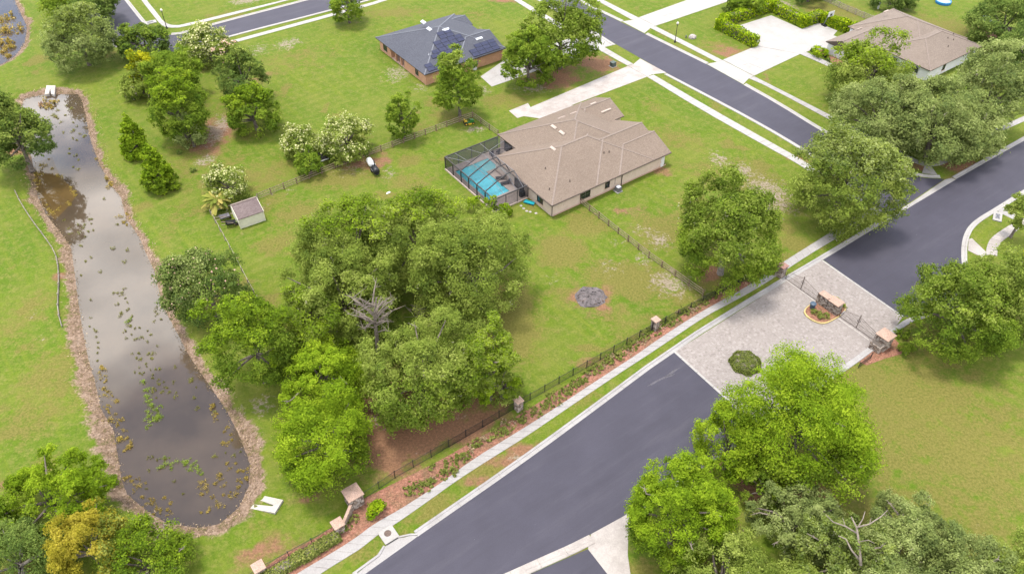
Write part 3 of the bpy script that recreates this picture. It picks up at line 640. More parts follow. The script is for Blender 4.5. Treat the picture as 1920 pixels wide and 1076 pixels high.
def window(parent, c, wd, ht, face, panes=(2, 1), m='window_frame'):
    """framed window on a wall; face is the outward direction in the house's own axes"""
    fx, fy = face; tx, ty = -fy, fx; fr = MB(); t = .07
    P = lambda s, z, o: (c[0]+tx*s+fx*o, c[1]+ty*s+fy*o, c[2]+z)
    dim = lambda s, z, o: (abs(tx)*s+abs(fx)*o, abs(ty)*s+abs(fy)*o, z)
    for s in (-1, 1):
        fr.box(P(s*(wd/2-t/2), 0, .04), dim(t, ht, .10)); fr.box(P(0, s*(ht/2-t/2), .04), dim(wd-2*t, t, .10))
    o = fr.build('window', M[m], parent)
    nx, nz = panes
    for i in range(nx):
        for j in range(nz):
            MB().box(P(-wd/2+t+(i+.5)*(wd-2*t)/nx, -ht/2+t+(j+.5)*(ht-2*t)/nz, .02), dim((wd-2*t)/nx-.05, (ht-2*t)/nz-.05, .03)).build('pane', M['glass'], o)
    MB().box(P(0, -ht/2-.04, .07), dim(wd+.2, .07, .16)).build('sill', M['porch_stucco'], o)
    return o
def roof_z(ze, sl, dist): return ze + sl*dist
def vent(parent, a, b, z, wd, ln, m, along='a', tilt=(0, 0)):
    """low slanted box vent lying on the slope"""
    d = (ln, wd) if along == 'a' else (wd, ln)
    mb = MB().box((0, 0, .07), (d[0], d[1], .16)); mb.box((0, 0, .17), (d[0]*.9, d[1]*.7, .05))
    o = mb.build('roof_vent', M[m], parent, loc=(a, b, z)); o.rotation_euler = (tilt[0], tilt[1], 0); return o
def pipe(parent, a, b, z, r=.07, h=.35, m='fascia'):
    MB().lathe((a, b, z), [(r*2.2, -.1), (r*2.2, .03), (r, .06), (r, h)], 8).build('vent_pipe', M[m], parent)

# --- the brown-roofed house with the pool
AX = R(35.63)
bo = P2(1034.6, 406.6)
bh = thing('brown_roof_house', 'peach stucco house with a brown shingled hip roof beside the screened pool', 'house', (*bo, 0), AX)
EZ = 2.6; st_ = M['stucco']; rm = M['brown_ridge']
wall_block(bh, .02, 16, .02, 16.0, 2.55, st_); wall_block(bh, 16, 24.5, .022, 13.0, 2.55, st_); wall_block(bh, 4.9, 24, 13.0, 21.6, 2.55, st_); wall_block(bh, 24, 26.8, 13.9, 20.2, 2.55, st_); wall_block(bh, 24.5, 25.2, .3, 8.2, 2.55, st_)
roof_block('roof', -.32, 22, -.32, 16.5, EZ, .42, M['brown_roof'], bh, ridge_m=rm)
roof_block('roof', 4.6, 23.9, 2.0, 21.95, EZ+.003, .46, M['brown_roof'], bh, axis='b', ridge_m=rm)
roof_block('roof', 9, 24.9, -.33, 13.5, EZ+.006, .42, M['brown_roof'], bh, gable1=True, ridge_m=rm)
roof_block('roof', 14, 25.9, -.34, 8.9, EZ+.009, .42, M['brown_roof'], bh, gable1=True, ridge_m=rm)
roof_block('roof', 17, 27.3, 13.5, 21.9, EZ+.004, .42, M['brown_roof'], bh, gable1=True, ridge_m=rm)
# gable fillings
for a, b0, b1 in ((24.7, 0, 13.1), (25.6, 0, 8.6), (27.0, 13.8, 21.6)):
    m_ = (b0+b1)/2; MB().add([(a,b0,2.45),(a,b1,2.45),(a,m_,2.45+.42*(b1-b0)/2-.1),(a-.1,b0,2.45),(a-.1,b1,2.45),(a-.1,m_,2.45+.42*(b1-b0)/2-.1)], [(0,1,2),(5,4,3),(0,2,5,3),(2,1,4,5),(1,0,3,4)]).build('gable_wall', st_, bh)
# gutters and downspouts
MB().bar((-.36,-.40,2.52),(25.9,-.40,2.52),.13,.12).build('gutter', M['fascia'], bh); MB().bar((-.40,-.36,2.52),(-.40,16.4,2.52),.13,.12).build('gutter', M['fascia'], bh)
for a, b in ((-.05,-.06),(14.9,-.06)): MB().bar((a,b,.1),(a,b,2.46),.09,.11).build('downspout', M['bronze'], bh)
MB().bar((13.4,-.03,.9),(13.4,-.03,2.4),.05).build('conduit', M['aluminium'], bh)
window(bh, (6.9, .0, 1.45), 2.1, 1.35, (0, -1), (2, 2)); window(bh, (11.7, .0, 1.6), .95, 1.5, (0, -1), (1, 2)); window(bh, (.0, 3.2, 1.5), 1.5, 1.2, (-1, 0), (2, 1)); window(bh, (.0, 9.0, 1.2), 2.6, 2.1, (-1, 0), (3, 1)); window(bh, (4.9, 19.0, 1.2), 2.4, 2.1, (-1, 0), (2, 1))
MB().box((2.6,-.015,1.5),(.5,.05,.6)).build('meter_box', M['stucco'], bh); MB().box((12.8,-.02,.12),(25,.05,.25)).build('foundation_band', M['porch_stucco'], bh)
for k in range(6):        # corner stones at the street end
    MB().box((24.35+random.uniform(0,.08), .0, .25+k*.40), (.62+(k % 2)*.2, .14, .34)).build('corner_stone', M['white_wall'], bh)
sl_ = math.atan(.42)
vent(bh, 7.0, 9.0, 5.25+.32, .45, 1.3, 'cream_vent', 'b', (0, -sl_))                         # west hip
vent(bh, 11.2, 14.2, EZ+.46*6.6, .5, 1.3, 'cream_vent', 'b', (0, -R(24.7))); vent(bh, 11.2, 11.9, EZ+.46*6.6, .5, 1.3, 'cream_vent', 'b', (0, -R(24.7)))
vent(bh, 14.6, 16.4, EZ+.46*5.6, .35, 1.7, 'cream_vent', 'a', (-R(24.7), 0)); vent(bh, 17.2, 16.2, EZ+.46*5.8, .35, 1.5, 'cream_vent', 'a', (-R(24.7), 0))
vent(bh, 23.3, 17.9, 4.36, .35, 1.4, 'cream_vent', 'a', (0, 0)); vent(bh, 24.6, 15.7, EZ+.42*2.2, .35, 2.3, 'cream_vent', 'a', (sl_, 0))
for a, b, z in ((3.6, 6.6, EZ+.42*3.9), (1.4, 2.6, EZ+.42*1.7), (14.2, 4.2, EZ+.42*4.5), (15.2, 4.0, EZ+.42*4.3), (5.2, 2.1, EZ+.42*2.4)): pipe(bh, a, b, z)
# --- blue-grey roof house with the solar panels
go = P2(690+690/6.329, 10+950/6.329)
gh = thing('grey_roof_house', 'orange stucco house with a dark blue-grey hip roof carrying solar panels', 'house', (*go, 0), R(-54.33))
os_ = M['orange_stucco']; grm = M['grey_ridge']
wall_block(gh, -19.0, -14.2, .0, 6, 2.5, os_); wall_block(gh, -14.2, -8.6, 2.2, 6, 2.5, M['porch_stucco']); wall_block(gh, -8.6, 0, .0, 6, 2.5, os_); wall_block(gh, -19, 0, 6, 18.6, 2.5, os_); wall_block(gh, -18.4, -13.2, 18.6, 19.4, 2.5, os_); wall_block(gh, -10.2, -.02, 18.6, 19.0, 2.5, os_)
MB().box((-11.4, 1.1, .06), (5.6, 2.2, .12)).build('porch_floor', M['porch_stucco'], gh)
for a in (-12.4, -10.2): MB().box((a, .25, 1.25), (.35, .35, 2.5)).build('porch_column', os_, gh)
roof_block('roof', -19.9, .45, -.45, 19.6, EZ, .354, M['grey_roof'], gh, axis='b', ridge_m=grm)
roof_block('roof', -10.8, .46, 7.5, 19.2, EZ+.004, .354, M['grey_roof'], gh, axis='b', gable1=True, ridge_m=grm)
roof_block('roof', -18.9, -12.9, 9, 20, EZ+.006, .354, M['grey_roof'], gh, axis='b', gable1=True, ridge_m=grm)
MB().bar((.5,-.5,2.52),(.5,19.2,2.52),.12).build('gutter', M['solar_frame'], gh)
window(gh, (-16.6, 0, 1.4), 1.5, 1.4, (0,-1), (2,1)); window(gh, (-3.4, 0, 1.5), 1.1, 1.5, (0,-1), (1,2)); window(gh, (-9.8, 2.2, 1.3), 1.8, 1.9, (0,-1), (2,1)); window(gh, (.0, 4, 1.5), 1.6, 1.3, (1,0), (2,1))
MB().box((.03, 15.7, 1.1), (.08, 4.8, 2.2)).build('garage_door', os_, gh); MB().box((.35, 11.6, .55), (.5, .7, 1.1)).build('white_box', M['white_plastic'], gh); MB().box((.04, 12.4, 1.15), (.1, .5, .9)).build('meter_box', M['grey_plastic'], gh)
gt = math.atan(.354)
for b, up, rows in [(9.0,8.6,0)]: pass
def panel(b, up):
    """one photovoltaic panel lying on the slope that faces the garden"""
    fr = MB().box((0,0,.05), (1.0, 1.65, .05)).build('solar_panel', M['solar_frame'], gh)
    MB().box((0,0,.078), (.93, 1.58, .012)).build('panel_glass', M['solar'], fr)
    a = .45 - up*math.cos(gt); fr.location = (a, b, EZ + up*math.sin(gt) + .06); fr.rotation_euler = (0, gt, 0)
lay = {0.8: (1.6,3.3), 1.83: (1.6,), 3.6: (4.2,5.9,7.6,9.3), 4.63: (5.0,6.7,8.4,10.1), 5.66: (6.6,8.3,10.0,11.7), 6.69: (6.6,8.3,10.0,11.7), 7.72: (8.7,10.4), 8.75: (8.7,10.4)}
for up, bs in lay.items():
    for b in bs: panel(b, up)
for k in range(4): panel(12.4+k*1.68, .75); panel(12.4+k*1.68, 1.78)
for k in range(3): panel(14.2+k*1.68, 2.81)
vent(gh, -14.2, 8.4, EZ+.354*8.75, .7, 1.5, 'pale_vent', 'a', (gt, 0)); vent(gh, -11.0, 7.9, EZ+.354*8.2, .7, 1.5, 'pale_vent', 'a', (gt, 0)); vent(gh, -8.4, 10.4, EZ+.354*8.7, .7, 1.6, 'pale_vent', 'b', (0, gt)); vent(gh, -3.8, 15.6, EZ+.354*4.1, .6, 1.6, 'pale_vent', 'b', (0, gt)); pipe(gh, -4, 3.4, EZ+.354*3.8, m='pale_vent')
# --- white house on the far side of the street
wo = P2(1520+1060/4.8, 650/4.8)
wh = thing('white_house', 'white walled house with a tan hip roof half hidden behind oaks', 'house', (*wo, 0), AX)
ww = M['white_wall']; trm = M['brown_ridge']
wall_block(wh, -4.0, 14, -1.9, 10.2, 2.5, ww); wall_block(wh, -.7, 14.6, 10.2, 19.6, 2.5, ww); wall_block(wh, -10.4, -.7, 11.2, 17.9, 2.5, ww)
roof_block('roof', -4.4, 14.35, -2.35, 10.6, EZ, .40, M['tan_roof'], wh, ridge_m=trm)
roof_block('roof', -1.1, 15.0, 1.5, 20.0, EZ+.003, .40, M['tan_roof'], wh, axis='b', ridge_m=trm)
roof_block('roof', -10.9, 4, 10.8, 18.3, EZ+.006, .40, M['tan_roof'], wh, gable0=True, ridge_m=trm)
MB().add([(-10.45,11.2,2.4),(-10.45,17.9,2.4),(-10.45,14.55,3.85),(-10.3,11.2,2.4),(-10.3,17.9,2.4),(-10.3,14.55,3.85)], [(0,2,1),(3,4,5),(0,3,5,2),(2,5,4,1),(1,4,3,0)]).build('gable_wall', ww, wh)
window(wh, (-4.0, 1, 1.4), 1.6, 1.4, (-1,0), (2,1), 'pale_vent'); window(wh, (-4.0, 6, 1.4), 1.6, 1.4, (-1,0), (2,1), 'pale_vent'); window(wh, (1.6, -1.9, 1.5), .9, 1.4, (0,-1), (1,1)); MB().box((-10.42, 14.5, 1.1), (.06, 4.8, 2.1)).build('garage_door', M['white_plastic'], wh)
vent(wh, 7.0, 17.0, 5.0, .4, 1.6, 'cream_vent', 'a'); vent(wh, -1.2, 17.2, EZ+.4*1.3, .35, 1.7, 'cream_vent', 'a', (-sl_, 0))
for a, b, z in ((7.5,2.2,EZ+.4*4.4),(8.5,1.4,EZ+.4*3.6),(5.5,.6,EZ+.4*2.9),(11,3,EZ+.4*3.5),(1.2,11.5,EZ+.4*2.2)): pipe(wh, a, b, z)
# --- shed
sa, sb = np.array(P2(452,430.4)), np.array(P2(499.4,414)); sr = math.atan2(*(sb-sa)[::-1]); SL = 4.15
sh = thing('garden_shed', 'small cream garden shed with a mauve-brown shingle roof by the fence corner', 'shed', (*sa, 0), sr)
wall_block(sh, .08, SL-.08, .15, 4.1, 1.95, M['cream'])
for a in (.08, SL-.16): MB().add([(a,.15,1.9),(a,4.1,1.9),(a,2.9,2.85),(a+.08,.15,1.9),(a+.08,4.1,1.9),(a+.08,2.9,2.85)], [(0,2,1),(3,4,5),(0,3,5,2),(2,5,4,1),(1,4,3,0)]).build('gable_wall', M['cream'], sh)
def slope(a0, a1, b0, z0, b1, z1, name='roof', m='shed_roof', th=.09):
    v = [(a0,b0,z0),(a1,b0,z0),(a1,b1,z1),(a0,b1,z1)]; v += [(x,y,z-th) for x,y,z in v]
    f = [(0,1,2,3),(7,6,5,4),(0,4,5,1),(1,5,6,2),(2,6,7,3),(3,7,4,0)]
    me = D.meshes.new(name); me.from_pydata(v, [], f); uv = me.uv_layers.new(name='UVMap'); L = math.hypot(b1-b0, z1-z0)
    for li, u in zip(me.polygons[0].loop_indices, ((0,0),(a1-a0,0),(a1-a0,L),(0,L))): uv.data[li].uv = u
    me.materials.append(M[m]); return link(name, me, sh)
slope(-.04, SL+.04, .02, 1.93, 2.9, 2.98); o_ = slope(SL+.04, -.04, 4.3, 1.93, 2.903, 2.975)
MB().bar((-.05,2.9,3.0),(SL+.05,2.9,3.0),.3,.05).build('ridge_cap', M['brown_ridge'], sh)
for a in (-.03, SL+.03): MB().bar((a,.02,1.9),(a,2.88,2.93),.05,.14).build('trim_board', M['cream'], sh)
for a in (.06, SL-.06): MB().box((a,.12,.97),(.12,.1,1.9)).build('corner_board', M['cream'], sh)
for k in range(6): MB().box((.5+k*.62,.142,.97),(.02,.02,1.9)).build('batten', M['cream'], sh)
# --- screened pool enclosure, deck and pool, in the brown house's axes
def bl(a, b): c, s = math.cos(AX), math.sin(AX); return (bo[0]+a*c-b*s, bo[1]+a*s+b*c)
L0, L1, F0, BK, HS = -6.9, 4.2, 6.4, 21.4, 4.55
deck = thing('pool_deck', 'tan pool deck under the screen enclosure', 'pool deck', (*bo, 0), AX)
px0, px1, py0, py1 = -5.95, -1.6, 9.6, 19.8
for k, (a0, a1, b0, b1) in enumerate([(L0,px0,F0,BK),(px1,-.02,F0,16.45),(px0,px1,F0,py0),(px0,px1,py1,BK),(px1,4.85,19.8,BK),(.9,4.85,16.45,19.8),(px1,.9,16.45,16.5)]):
    MB().box(((a0+a1)/2,(b0+b1)/2,.08+.002*k),(a1-a0,b1-b0,.16)).build('deck_slab', M['deck'], deck)
MB().box((L0-.08,(F0+BK)/2,.11),(.22,BK-F0,.26)).build('footing', M['cream_vent'], deck); MB().box((-3.4,F0-.08,.1),(7,.2,.22)).build('footing', M['cream_vent'], deck)
pool = thing('swimming_pool', 'turquoise swimming pool with a shallow sun shelf', 'pool', (*bo, 0), AX)
MB().box(((px0+px1)/2,(py0+py1)/2,.003+.025),(px1-px0,py1-py0,.05)).build('pool_floor', M['pool_liner'], pool)
MB().box((-.35,18.15,.06),(2.5,3.3,.10)).build('sun_shelf', M['pool_tile'], pool)
for k in range(3): MB().box((px1-.5-k*.45,(py0+5.4)+4.5,.07-.012*k),(.42,3.2,.04)).build('step', M['pool_tile'], pool)
MB().add([(px0,py0,.145),(px1,py0,.145),(px1,py1,.145),(px0,py1,.145)],[(0,1,2,3)]).build('water_surface', M['pool_water'], pool)
MB().add([(px1+.002,16.5,.147),(.9,16.5,.147),(.9,19.8,.147),(px1+.002,19.8,.147)],[(0,1,2,3)]).build('water_surface', M['pool_water'], pool)
cage = thing('pool_enclosure', 'grey framed insect screen enclosure over the turquoise pool', 'pool enclosure', (*bo, 0), AX)
EH, TH = 2.6, 4.35
rib_b = [21.4-.0, 18.9, 16.35, 14.0, 11.5, 9.05, 6.4]
prof = [(L0, EH), (-4.9, 3.45), (-2.5, TH), (-1.1, TH), (-.3, 2.72)]
def fbar(p, q, wd=.09, m='bronze', nm='frame_bar'): MB().bar(p, q, wd).build(nm, M[m], cage)
for b in rib_b:
    fbar((L0,b,.16),(L0,b,EH),.15)
for b in rib_b[2:-1]:
    for (a, z), (a2, z2) in zip(prof[:-1], prof[1:]): fbar((a,b,z),(a2,b,z2),.15, 'dark_metal')
for (a, z), (a2, z2) in zip(prof[1:-1], prof[2:]):     # purlins along the roof
    pass
for a, z in prof[1:4]: fbar((a, 9.05, z), (a, 16.35, z), .06, 'aluminium')
# hip ends towards the garden front and the back
fbar((L0,F0,EH),(-.2,F0,EH),.15); fbar((L0,F0,EH),(L0,BK,EH),.15); fbar((L0,BK,EH),(L1,BK,EH),.15)
for a, z in prof[1:4]: fbar((a,9.05,z),(a,F0,EH),.06,'aluminium'); fbar((a,16.35,z),(a+ (0 if a<-2 else 1.5),BK,EH),.06,'aluminium')
fbar((-4.9,3.45,16.35)[:1]+(16.35,3.45),(L0,BK,EH),.06,'aluminium'); fbar((-1.1,16.35,TH),(L1,16.9,2.75),.07); fbar((-1.1,16.35,TH),(L1,19.5,2.7),.06,'aluminium')
for a in (-4.6,-2.3,-.1): fbar((a,F0,.16),(a,F0,EH),.09)
for a in (-4.2,-1.4,1.4,4.15): fbar((a,BK,.16),(a,BK,EH),.09)
for b0, b1 in zip(rib_b[:-1], rib_b[1:]): fbar((L0,b0,1.0),(L0,b1,1.0),.05)
def pane(vs, m='screen'): MB().add(vs, [tuple(range(len(vs)))]).build('screen_panel', M[m], cage)
for b0, b1 in zip(rib_b[:-1], rib_b[1:]): pane([(L0,b0,.2),(L0,b1,.2),(L0,b1,EH),(L0,b0,EH)])
for a0, a1 in zip((L0,-4.6,-2.3),(-4.6,-2.3,-.1)): pane([(a0,F0,.2),(a1,F0,.2),(a1,F0,EH),(a0,F0,EH)])
for a0, a1 in zip((L0,-4.2,-1.4,1.4),(-4.2,-1.4,1.4,4.15)): pane([(a0,BK,.2),(a1,BK,.2),(a1,BK,EH),(a0,BK,EH)])
for b0, b1 in zip(rib_b[2:-2], rib_b[3:-1]):
    for (a, z), (a2, z2) in zip(prof[:-1], prof[1:]): pane([(a,b0,z),(a,b1,z),(a2,b1,z2),(a2,b0,z2)], 'screen_top')
for (a, z), (a2, z2) in zip(prof[:-1], prof[1:]): pane([(a,9.05,z),(a,F0,EH),(a2,F0,EH),(a2,9.05,z2)], 'screen_top'); pane([(a,16.35,z),(a2,16.35,z2),(a2+(0 if a2<-2 else 1.5),BK,EH),(a+(0 if a<-2 else 1.5),BK,EH)], 'screen')
pane([(-.3,16.35,2.72),(L1,16.9,2.72),(L1,BK,EH),(1.2,BK,EH)], 'screen')
# furniture seen through the screen
def lounger(a, b, rz, label):
    t = thing('patio_lounger', label, 'lounger', (*bl(a, b), .165), AX+rz, 'dark loungers on the pool deck')
    MB().box((0,.35,.32),(.62,1.3,.08)).build('seat', M['black_plastic'], t); s = MB(); s.v = []; s.add([(-.31,-.28,.34),(.31,-.28,.34),(.31,-.75,.85),(-.31,-.75,.85),(-.31,-.34,.28),(.31,-.34,.28),(.31,-.81,.80),(-.31,-.81,.80)],[(0,1,2,3),(7,6,5,4),(0,4,5,1),(1,5,6,2),(2,6,7,3),(3,7,4,0)]); s.build('backrest', M['black_plastic'], t)
    for x in (-.27,.27):
        for y in (-.25,.95): MB().box((x,y,.14),(.05,.05,.28)).build('leg', M['black_metal'], t)
lounger(-.75, 13.2, R(60), 'dark lounger on the deck nearest the pool side'); lounger(-.85, 11.6, R(75), 'dark lounger on the deck nearer the screen door')
def chair(a, b, rz, label):
    t = thing('patio_chair', label, 'chair', (*bl(a, b), .165), AX+rz, 'dark chairs in the covered corner of the pool deck')
    MB().box((0,0,.42),(.55,.55,.08)).build('seat', M['black_plastic'], t); MB().box((0,-.27,.75),(.55,.07,.6)).build('backrest', M['black_plastic'], t)
    for x in (-.24,.24):
        for y in (-.24,.24): MB().box((x,y,.2),(.05,.05,.4)).build('leg', M['black_metal'], t)
chair(2.0,20.2,0,'dark chair in the deck corner, left one of the pair'); chair(3.3,20.0,.5,'dark chair in the deck corner, beside the house wall')
t = thing('gas_grill', 'black covered grill just inside the screen by the house wall', 'grill', (*bl(-.75,7.2), .165), AX)
MB().box((0,0,.45),(.9,.55,.8)).build('cabinet', M['black_plastic'], t); MB().add([(-.45,-.28,.85),(.45,-.28,.85),(.45,.28,.85),(-.45,.28,.85),(-.42,-.1,1.15),(.42,-.1,1.15),(.42,.2,1.15),(-.42,.2,1.15)],[(4,5,6,7),(0,1,5,4),(1,2,6,5),(2,3,7,6),(3,0,4,7)]).build('hood', M['black_plastic'], t); MB().bar((-.3,-.33,.95),(.3,-.33,.95),.03).build('handle', M['aluminium'], t)

# ------------------------------------------------------------------ stone pillars, fences, gates
MX = R(36.35)
def rough_block(rng, w, d, h):
    """small irregular stone, its back flat at y=0"""
    j = lambda s: rng.uniform(-s, s); v = []
    for x, y, z in ((-1,0,-1),(1,0,-1),(1,1,-1),(-1,1,-1),(-1,0,1),(1,0,1),(1,1,1),(-1,1,1)):
        k = .82 if y else 1
        v.append((x*w/2*k + j(w*.09), -y*d*(1+j(.35)), z*h/2*k + j(h*.09)))
    return v, [(0,1,2,3),(7,6,5,4),(4,5,1,0),(5,6,2,1),(6,7,3,2),(7,4,0,3)]
def stone_faces(rng, w, h, z0, size):
    rows = max(2, int(round(h/size))); rh = h/rows
    for r in range(rows):
        x = -w/2
        while x < w/2 - .05:
            sw = min(rng.uniform(.75, 1.7)*size, w/2 - x)
            if w/2 - x - sw < size*.5: sw = w/2 - x
            yield x+sw/2, z0 + (r+.5)*rh, sw*.93, rh*.93
            x += sw
def stonework(root, W, Dp, Ht, size, singly, rng, mats=('stone_light','stone_mid','stone_dark'), off=(0,0)):
    MB().box((off[0], off[1], Ht/2), (W-.06, Dp-.06, Ht)).build('core', M['mortar'], root)
    groups = {m: MB() for m in mats}
    for rz, w, d in ((0, W, Dp), (90, Dp, W), (180, W, Dp), (270, Dp, W)):
        c, s = round(math.cos(R(rz))), round(math.sin(R(rz)))
        for x, z, sw, sh_ in stone_faces(rng, w, Ht, 0, size):
            v, f = rough_block(rng, sw, .07, sh_); m = mats[rng.choices(range(3), (.5,.33,.17))[0]]
            vv = [((x+a)*c - (-d/2+b+.03)*s + off[0], (x+a)*s + (-d/2+b+.03)*c + off[1], z+e) for a, b, e in v]
            if singly: MB().add(vv, f).build('stone', M[m], root)
            else: groups[m].add(vv, f)
    if not singly:
        for m, g in groups.items():
            if g.v: o = g.build('stonework', M[m], root); o['kind'] = 'stuff'
def cap(root, W, Dp, z, m, hip=.22, off=(0,0), name='cap'):
    x, y = off; a, b = W/2, Dp/2; v = [(-a+x,-b+y,z),(a+x,-b+y,z),(a+x,b+y,z),(-a+x,b+y,z),(-a+x,-b+y,z+.12),(a+x,-b+y,z+.12),(a+x,b+y,z+.12),(-a+x,b+y,z+.12),(x,y,z+.12+hip)]
    MB().add(v, [(3,2,1,0),(0,1,5,4),(1,2,6,5),(2,3,7,6),(3,0,4,7),(4,5,8),(5,6,8),(6,7,8),(7,4,8)]).build(name, M[m], root)
def pillar(label, xy, W, Ht, size, singly, seed, capm='cap_tan', over=.16, rz=MX, group='stone pillars along the fence'):
    t = thing('stone_pillar', label, 'pillar', (*xy, 0), rz, group); rng = random.Random(seed)
    stonework(t, W, W, Ht, size, singly, rng); cap(t, W+over*2, W+over*2, Ht, capm, .14*W); return t
mo = np.array(P2(1262,659)); ex, ey = np.array((math.cos(MX), math.sin(MX))), np.array((-math.sin(MX), math.cos(MX)))
mp_ = lambda a, b: tuple(mo + ex*a + ey*b)
pillar('large square stone pillar with a broad tan cap beside the lime green round bush', mp_(-45.8, 4.85), 1.62, 2.0, .30, True, 1)
pillar('smaller tan capped stone pillar at the end of the short sloping wall, beside the long hedge', mp_(-48.85, 2.75), .95, 1.42, .22, False, 2)
pillar('stone pillar with pale cap at the bottom edge, at the far end of the long hedge', mp_(-57.9, 3.15), .95, 1.42, .22, False, 3)
pillar('slim stone pillar in the black fence nearest the large pillar, its cap greyish', P2(972,767), .82, 1.75, .21, False, 4, over=.12)
pillar('slim pale stone pillar in the black fence opposite the ash heap', P2(1227,616), .82, 1.75, .21, False, 5, over=.12)
go_ = np.array(P2(1470.6,521.3)); gex, gey = np.array((math.cos(AX), math.sin(AX))), np.array((-math.sin(AX), math.cos(AX)))
gp = lambda a, b: tuple(go_ + gex*a + gey*b)
pillar('reddish capped stone gate pillar at the end of the sidewalk under the oak', gp(-.15, .72), 1.05, 2.0, .25, False, 6, 'cap_pink', .12, AX)
rp = pillar('broad stone gate pillar with a wide tan cap standing between court and field', gp(-.05,-16.85), 1.65, 2.15, .28, True, 7, 'cap_tan', .16, AX)
rng = random.Random(9)
for k in range(9):       # low rubble buttress at its foot
    pass
lw = thing('stone_wing_wall', 'low rough stone wall leaning against the broad gate pillar', 'wall', (*gp(-1.35,-16.75), 0), AX)
stonework(lw, .75, 1.5, 1.15, .26, True, random.Random(11))
# monument on the island
mon = thing('stone_monument', 'stone sign monument with two tan caps standing in the yellow kerbed island', 'monument', (*gp(.0,-7.85), 0), AX)
stonework(mon, .95, 3.5, 1.85, .27, True, random.Random(12)); cap(mon, 1.15, 1.7, 1.85, 'cap_tan', .10, (-.02,.85)); cap(mon, 1.5, 1.7, 1.9, 'cap_tan', .12, (.05,-.9))
MB().bar((-.5,0,.1),(-.5,0,2.15),.07).build('post', M['black_metal'], mon)
# island bed with its painted kerb
isl = [gp(a,b) for a, b in ((-3.9,-7.2),(-3.95,-8.2),(-3.6,-9.2),(-2.9,-9.75),(-1.6,-9.95),(.2,-10.0),(1.6,-9.8),(2.5,-9.2),(2.9,-8.2),(2.7,-6.9),(2.0,-6.2),(.6,-5.95),(-1.4,-5.95),(-2.9,-6.1),(-3.6,-6.5))]
isl = [tuple(p) for p in smooth(isl + isl[:1], 2)[:-1]]; ic = np.mean(isl, 0)
ik = D.objects.new('traffic_island', None); C.objects.link(ik); ik['kind'] = 'structure'
MB().prism([tuple(ic + (np.array(p)-ic)*.96) for p in isl], 0, .14).build('mulch_bed', M['mulch'], ik)
n_ = len(isl); per = 22
for k in range(per):
    i0, i1 = k*n_//per, (k+1)*n_//per; o1 = [np.array(isl[i % n_]) for i in range(i0, i1+1)]; i_ = [ic+(p-ic)*.93 for p in o1]
    MB().prism([tuple(p) for p in o1]+[tuple(p) for p in i_[::-1]], 0, .19).build('kerb_section', M['yellow_paint' if ((np.array(o1[0])-go_) @ gex) < -.9 or random.random() < .25 else 'white_concrete'], ik)
def iron_fence(label, pts_, Ht=1.35, gap=2.44, group=None, name='iron_fence'):
    t = thing(name, label, 'fence', (*pts_[0], 0), 0, group); o = np.array(pts_[0])
    for a, b in zip(pts_[:-1], pts_[1:]):
        a = np.array(a)-o; b = np.array(b)-o; n = max(1, int(round(np.linalg.norm(b-a)/gap)))
        for k in range(n+1):
            p = a+(b-a)*k/n; MB().box((p[0],p[1],Ht/2+.05),(.075,.075,Ht+.1),MX).box((p[0],p[1],Ht+.12),(.11,.11,.05),MX).build('post', M['black_metal'], t)
        for k in range(n):
            p, q = a+(b-a)*k/n, a+(b-a)*(k+1)/n
            for z in (.15, Ht-.05): MB().bar((*p,z),(*q,z),.035).build('rail', M['black_metal'], t)
            mb = MB(); m = 21
            for i in range(1, m): s = p+(q-p)*i/m; mb.box((s[0],s[1],Ht/2),(.020,.020,Ht),MX)
            mb.build('picket_panel', M['black_metal'], t)['kind'] = 'stuff'
    return t
iron_fence('long black iron fence between the lawn and the mulch bed', [mp_(-44.9,4.6), P2(741,896), P2(966,766), P2(1222,620), P2(1340,556), P2(1446,502)])
iron_fence('short black iron fence behind the long hedge at the lower left', [mp_(-49.3,2.95), mp_(-57.4,3.25)], 1.05)
iron_fence('black iron fence end running off the bottom edge beyond the last pillar', [mp_(-58.4,3.2), mp_(-66,3.4)], 1.05)
sw = thing('sloping_wall', 'short tan topped wall sloping from the large pillar to the small one', 'wall', (*mp_(-46.6,4.0), 0), 0)
p0 = np.zeros(2); p1 = np.array(mp_(-48.5,2.6)) - np.array(mp_(-46.6,4.0))
MB().add([(p0[0],p0[1],0),(p1[0],p1[1],0),(p1[0],p1[1],1.0),(p0[0],p0[1],1.55),(p0[0]+.12,p0[1]-.2,0),(p1[0]+.12,p1[1]-.2,0),(p1[0]+.12,p1[1]-.2,1.0),(p0[0]+.12,p0[1]-.2,1.55)],[(0,1,2,3),(7,6,5,4),(3,2,6,7),(0,4,5,1),(1,5,6,2),(3,7,4,0)]).build('wall_panel', M['stone_mid'], sw)
MB().bar((p0[0]+.06,p0[1]-.1,1.6),(p1[0]+.06,p1[1]-.1,1.05),.32,.09).build('coping', M['cap_tan'], sw)
iron_fence('stub of black iron fence half fallen in the mulch beside the broad gate pillar', [P2(1632,672), P2(1609,690)], 1.0)
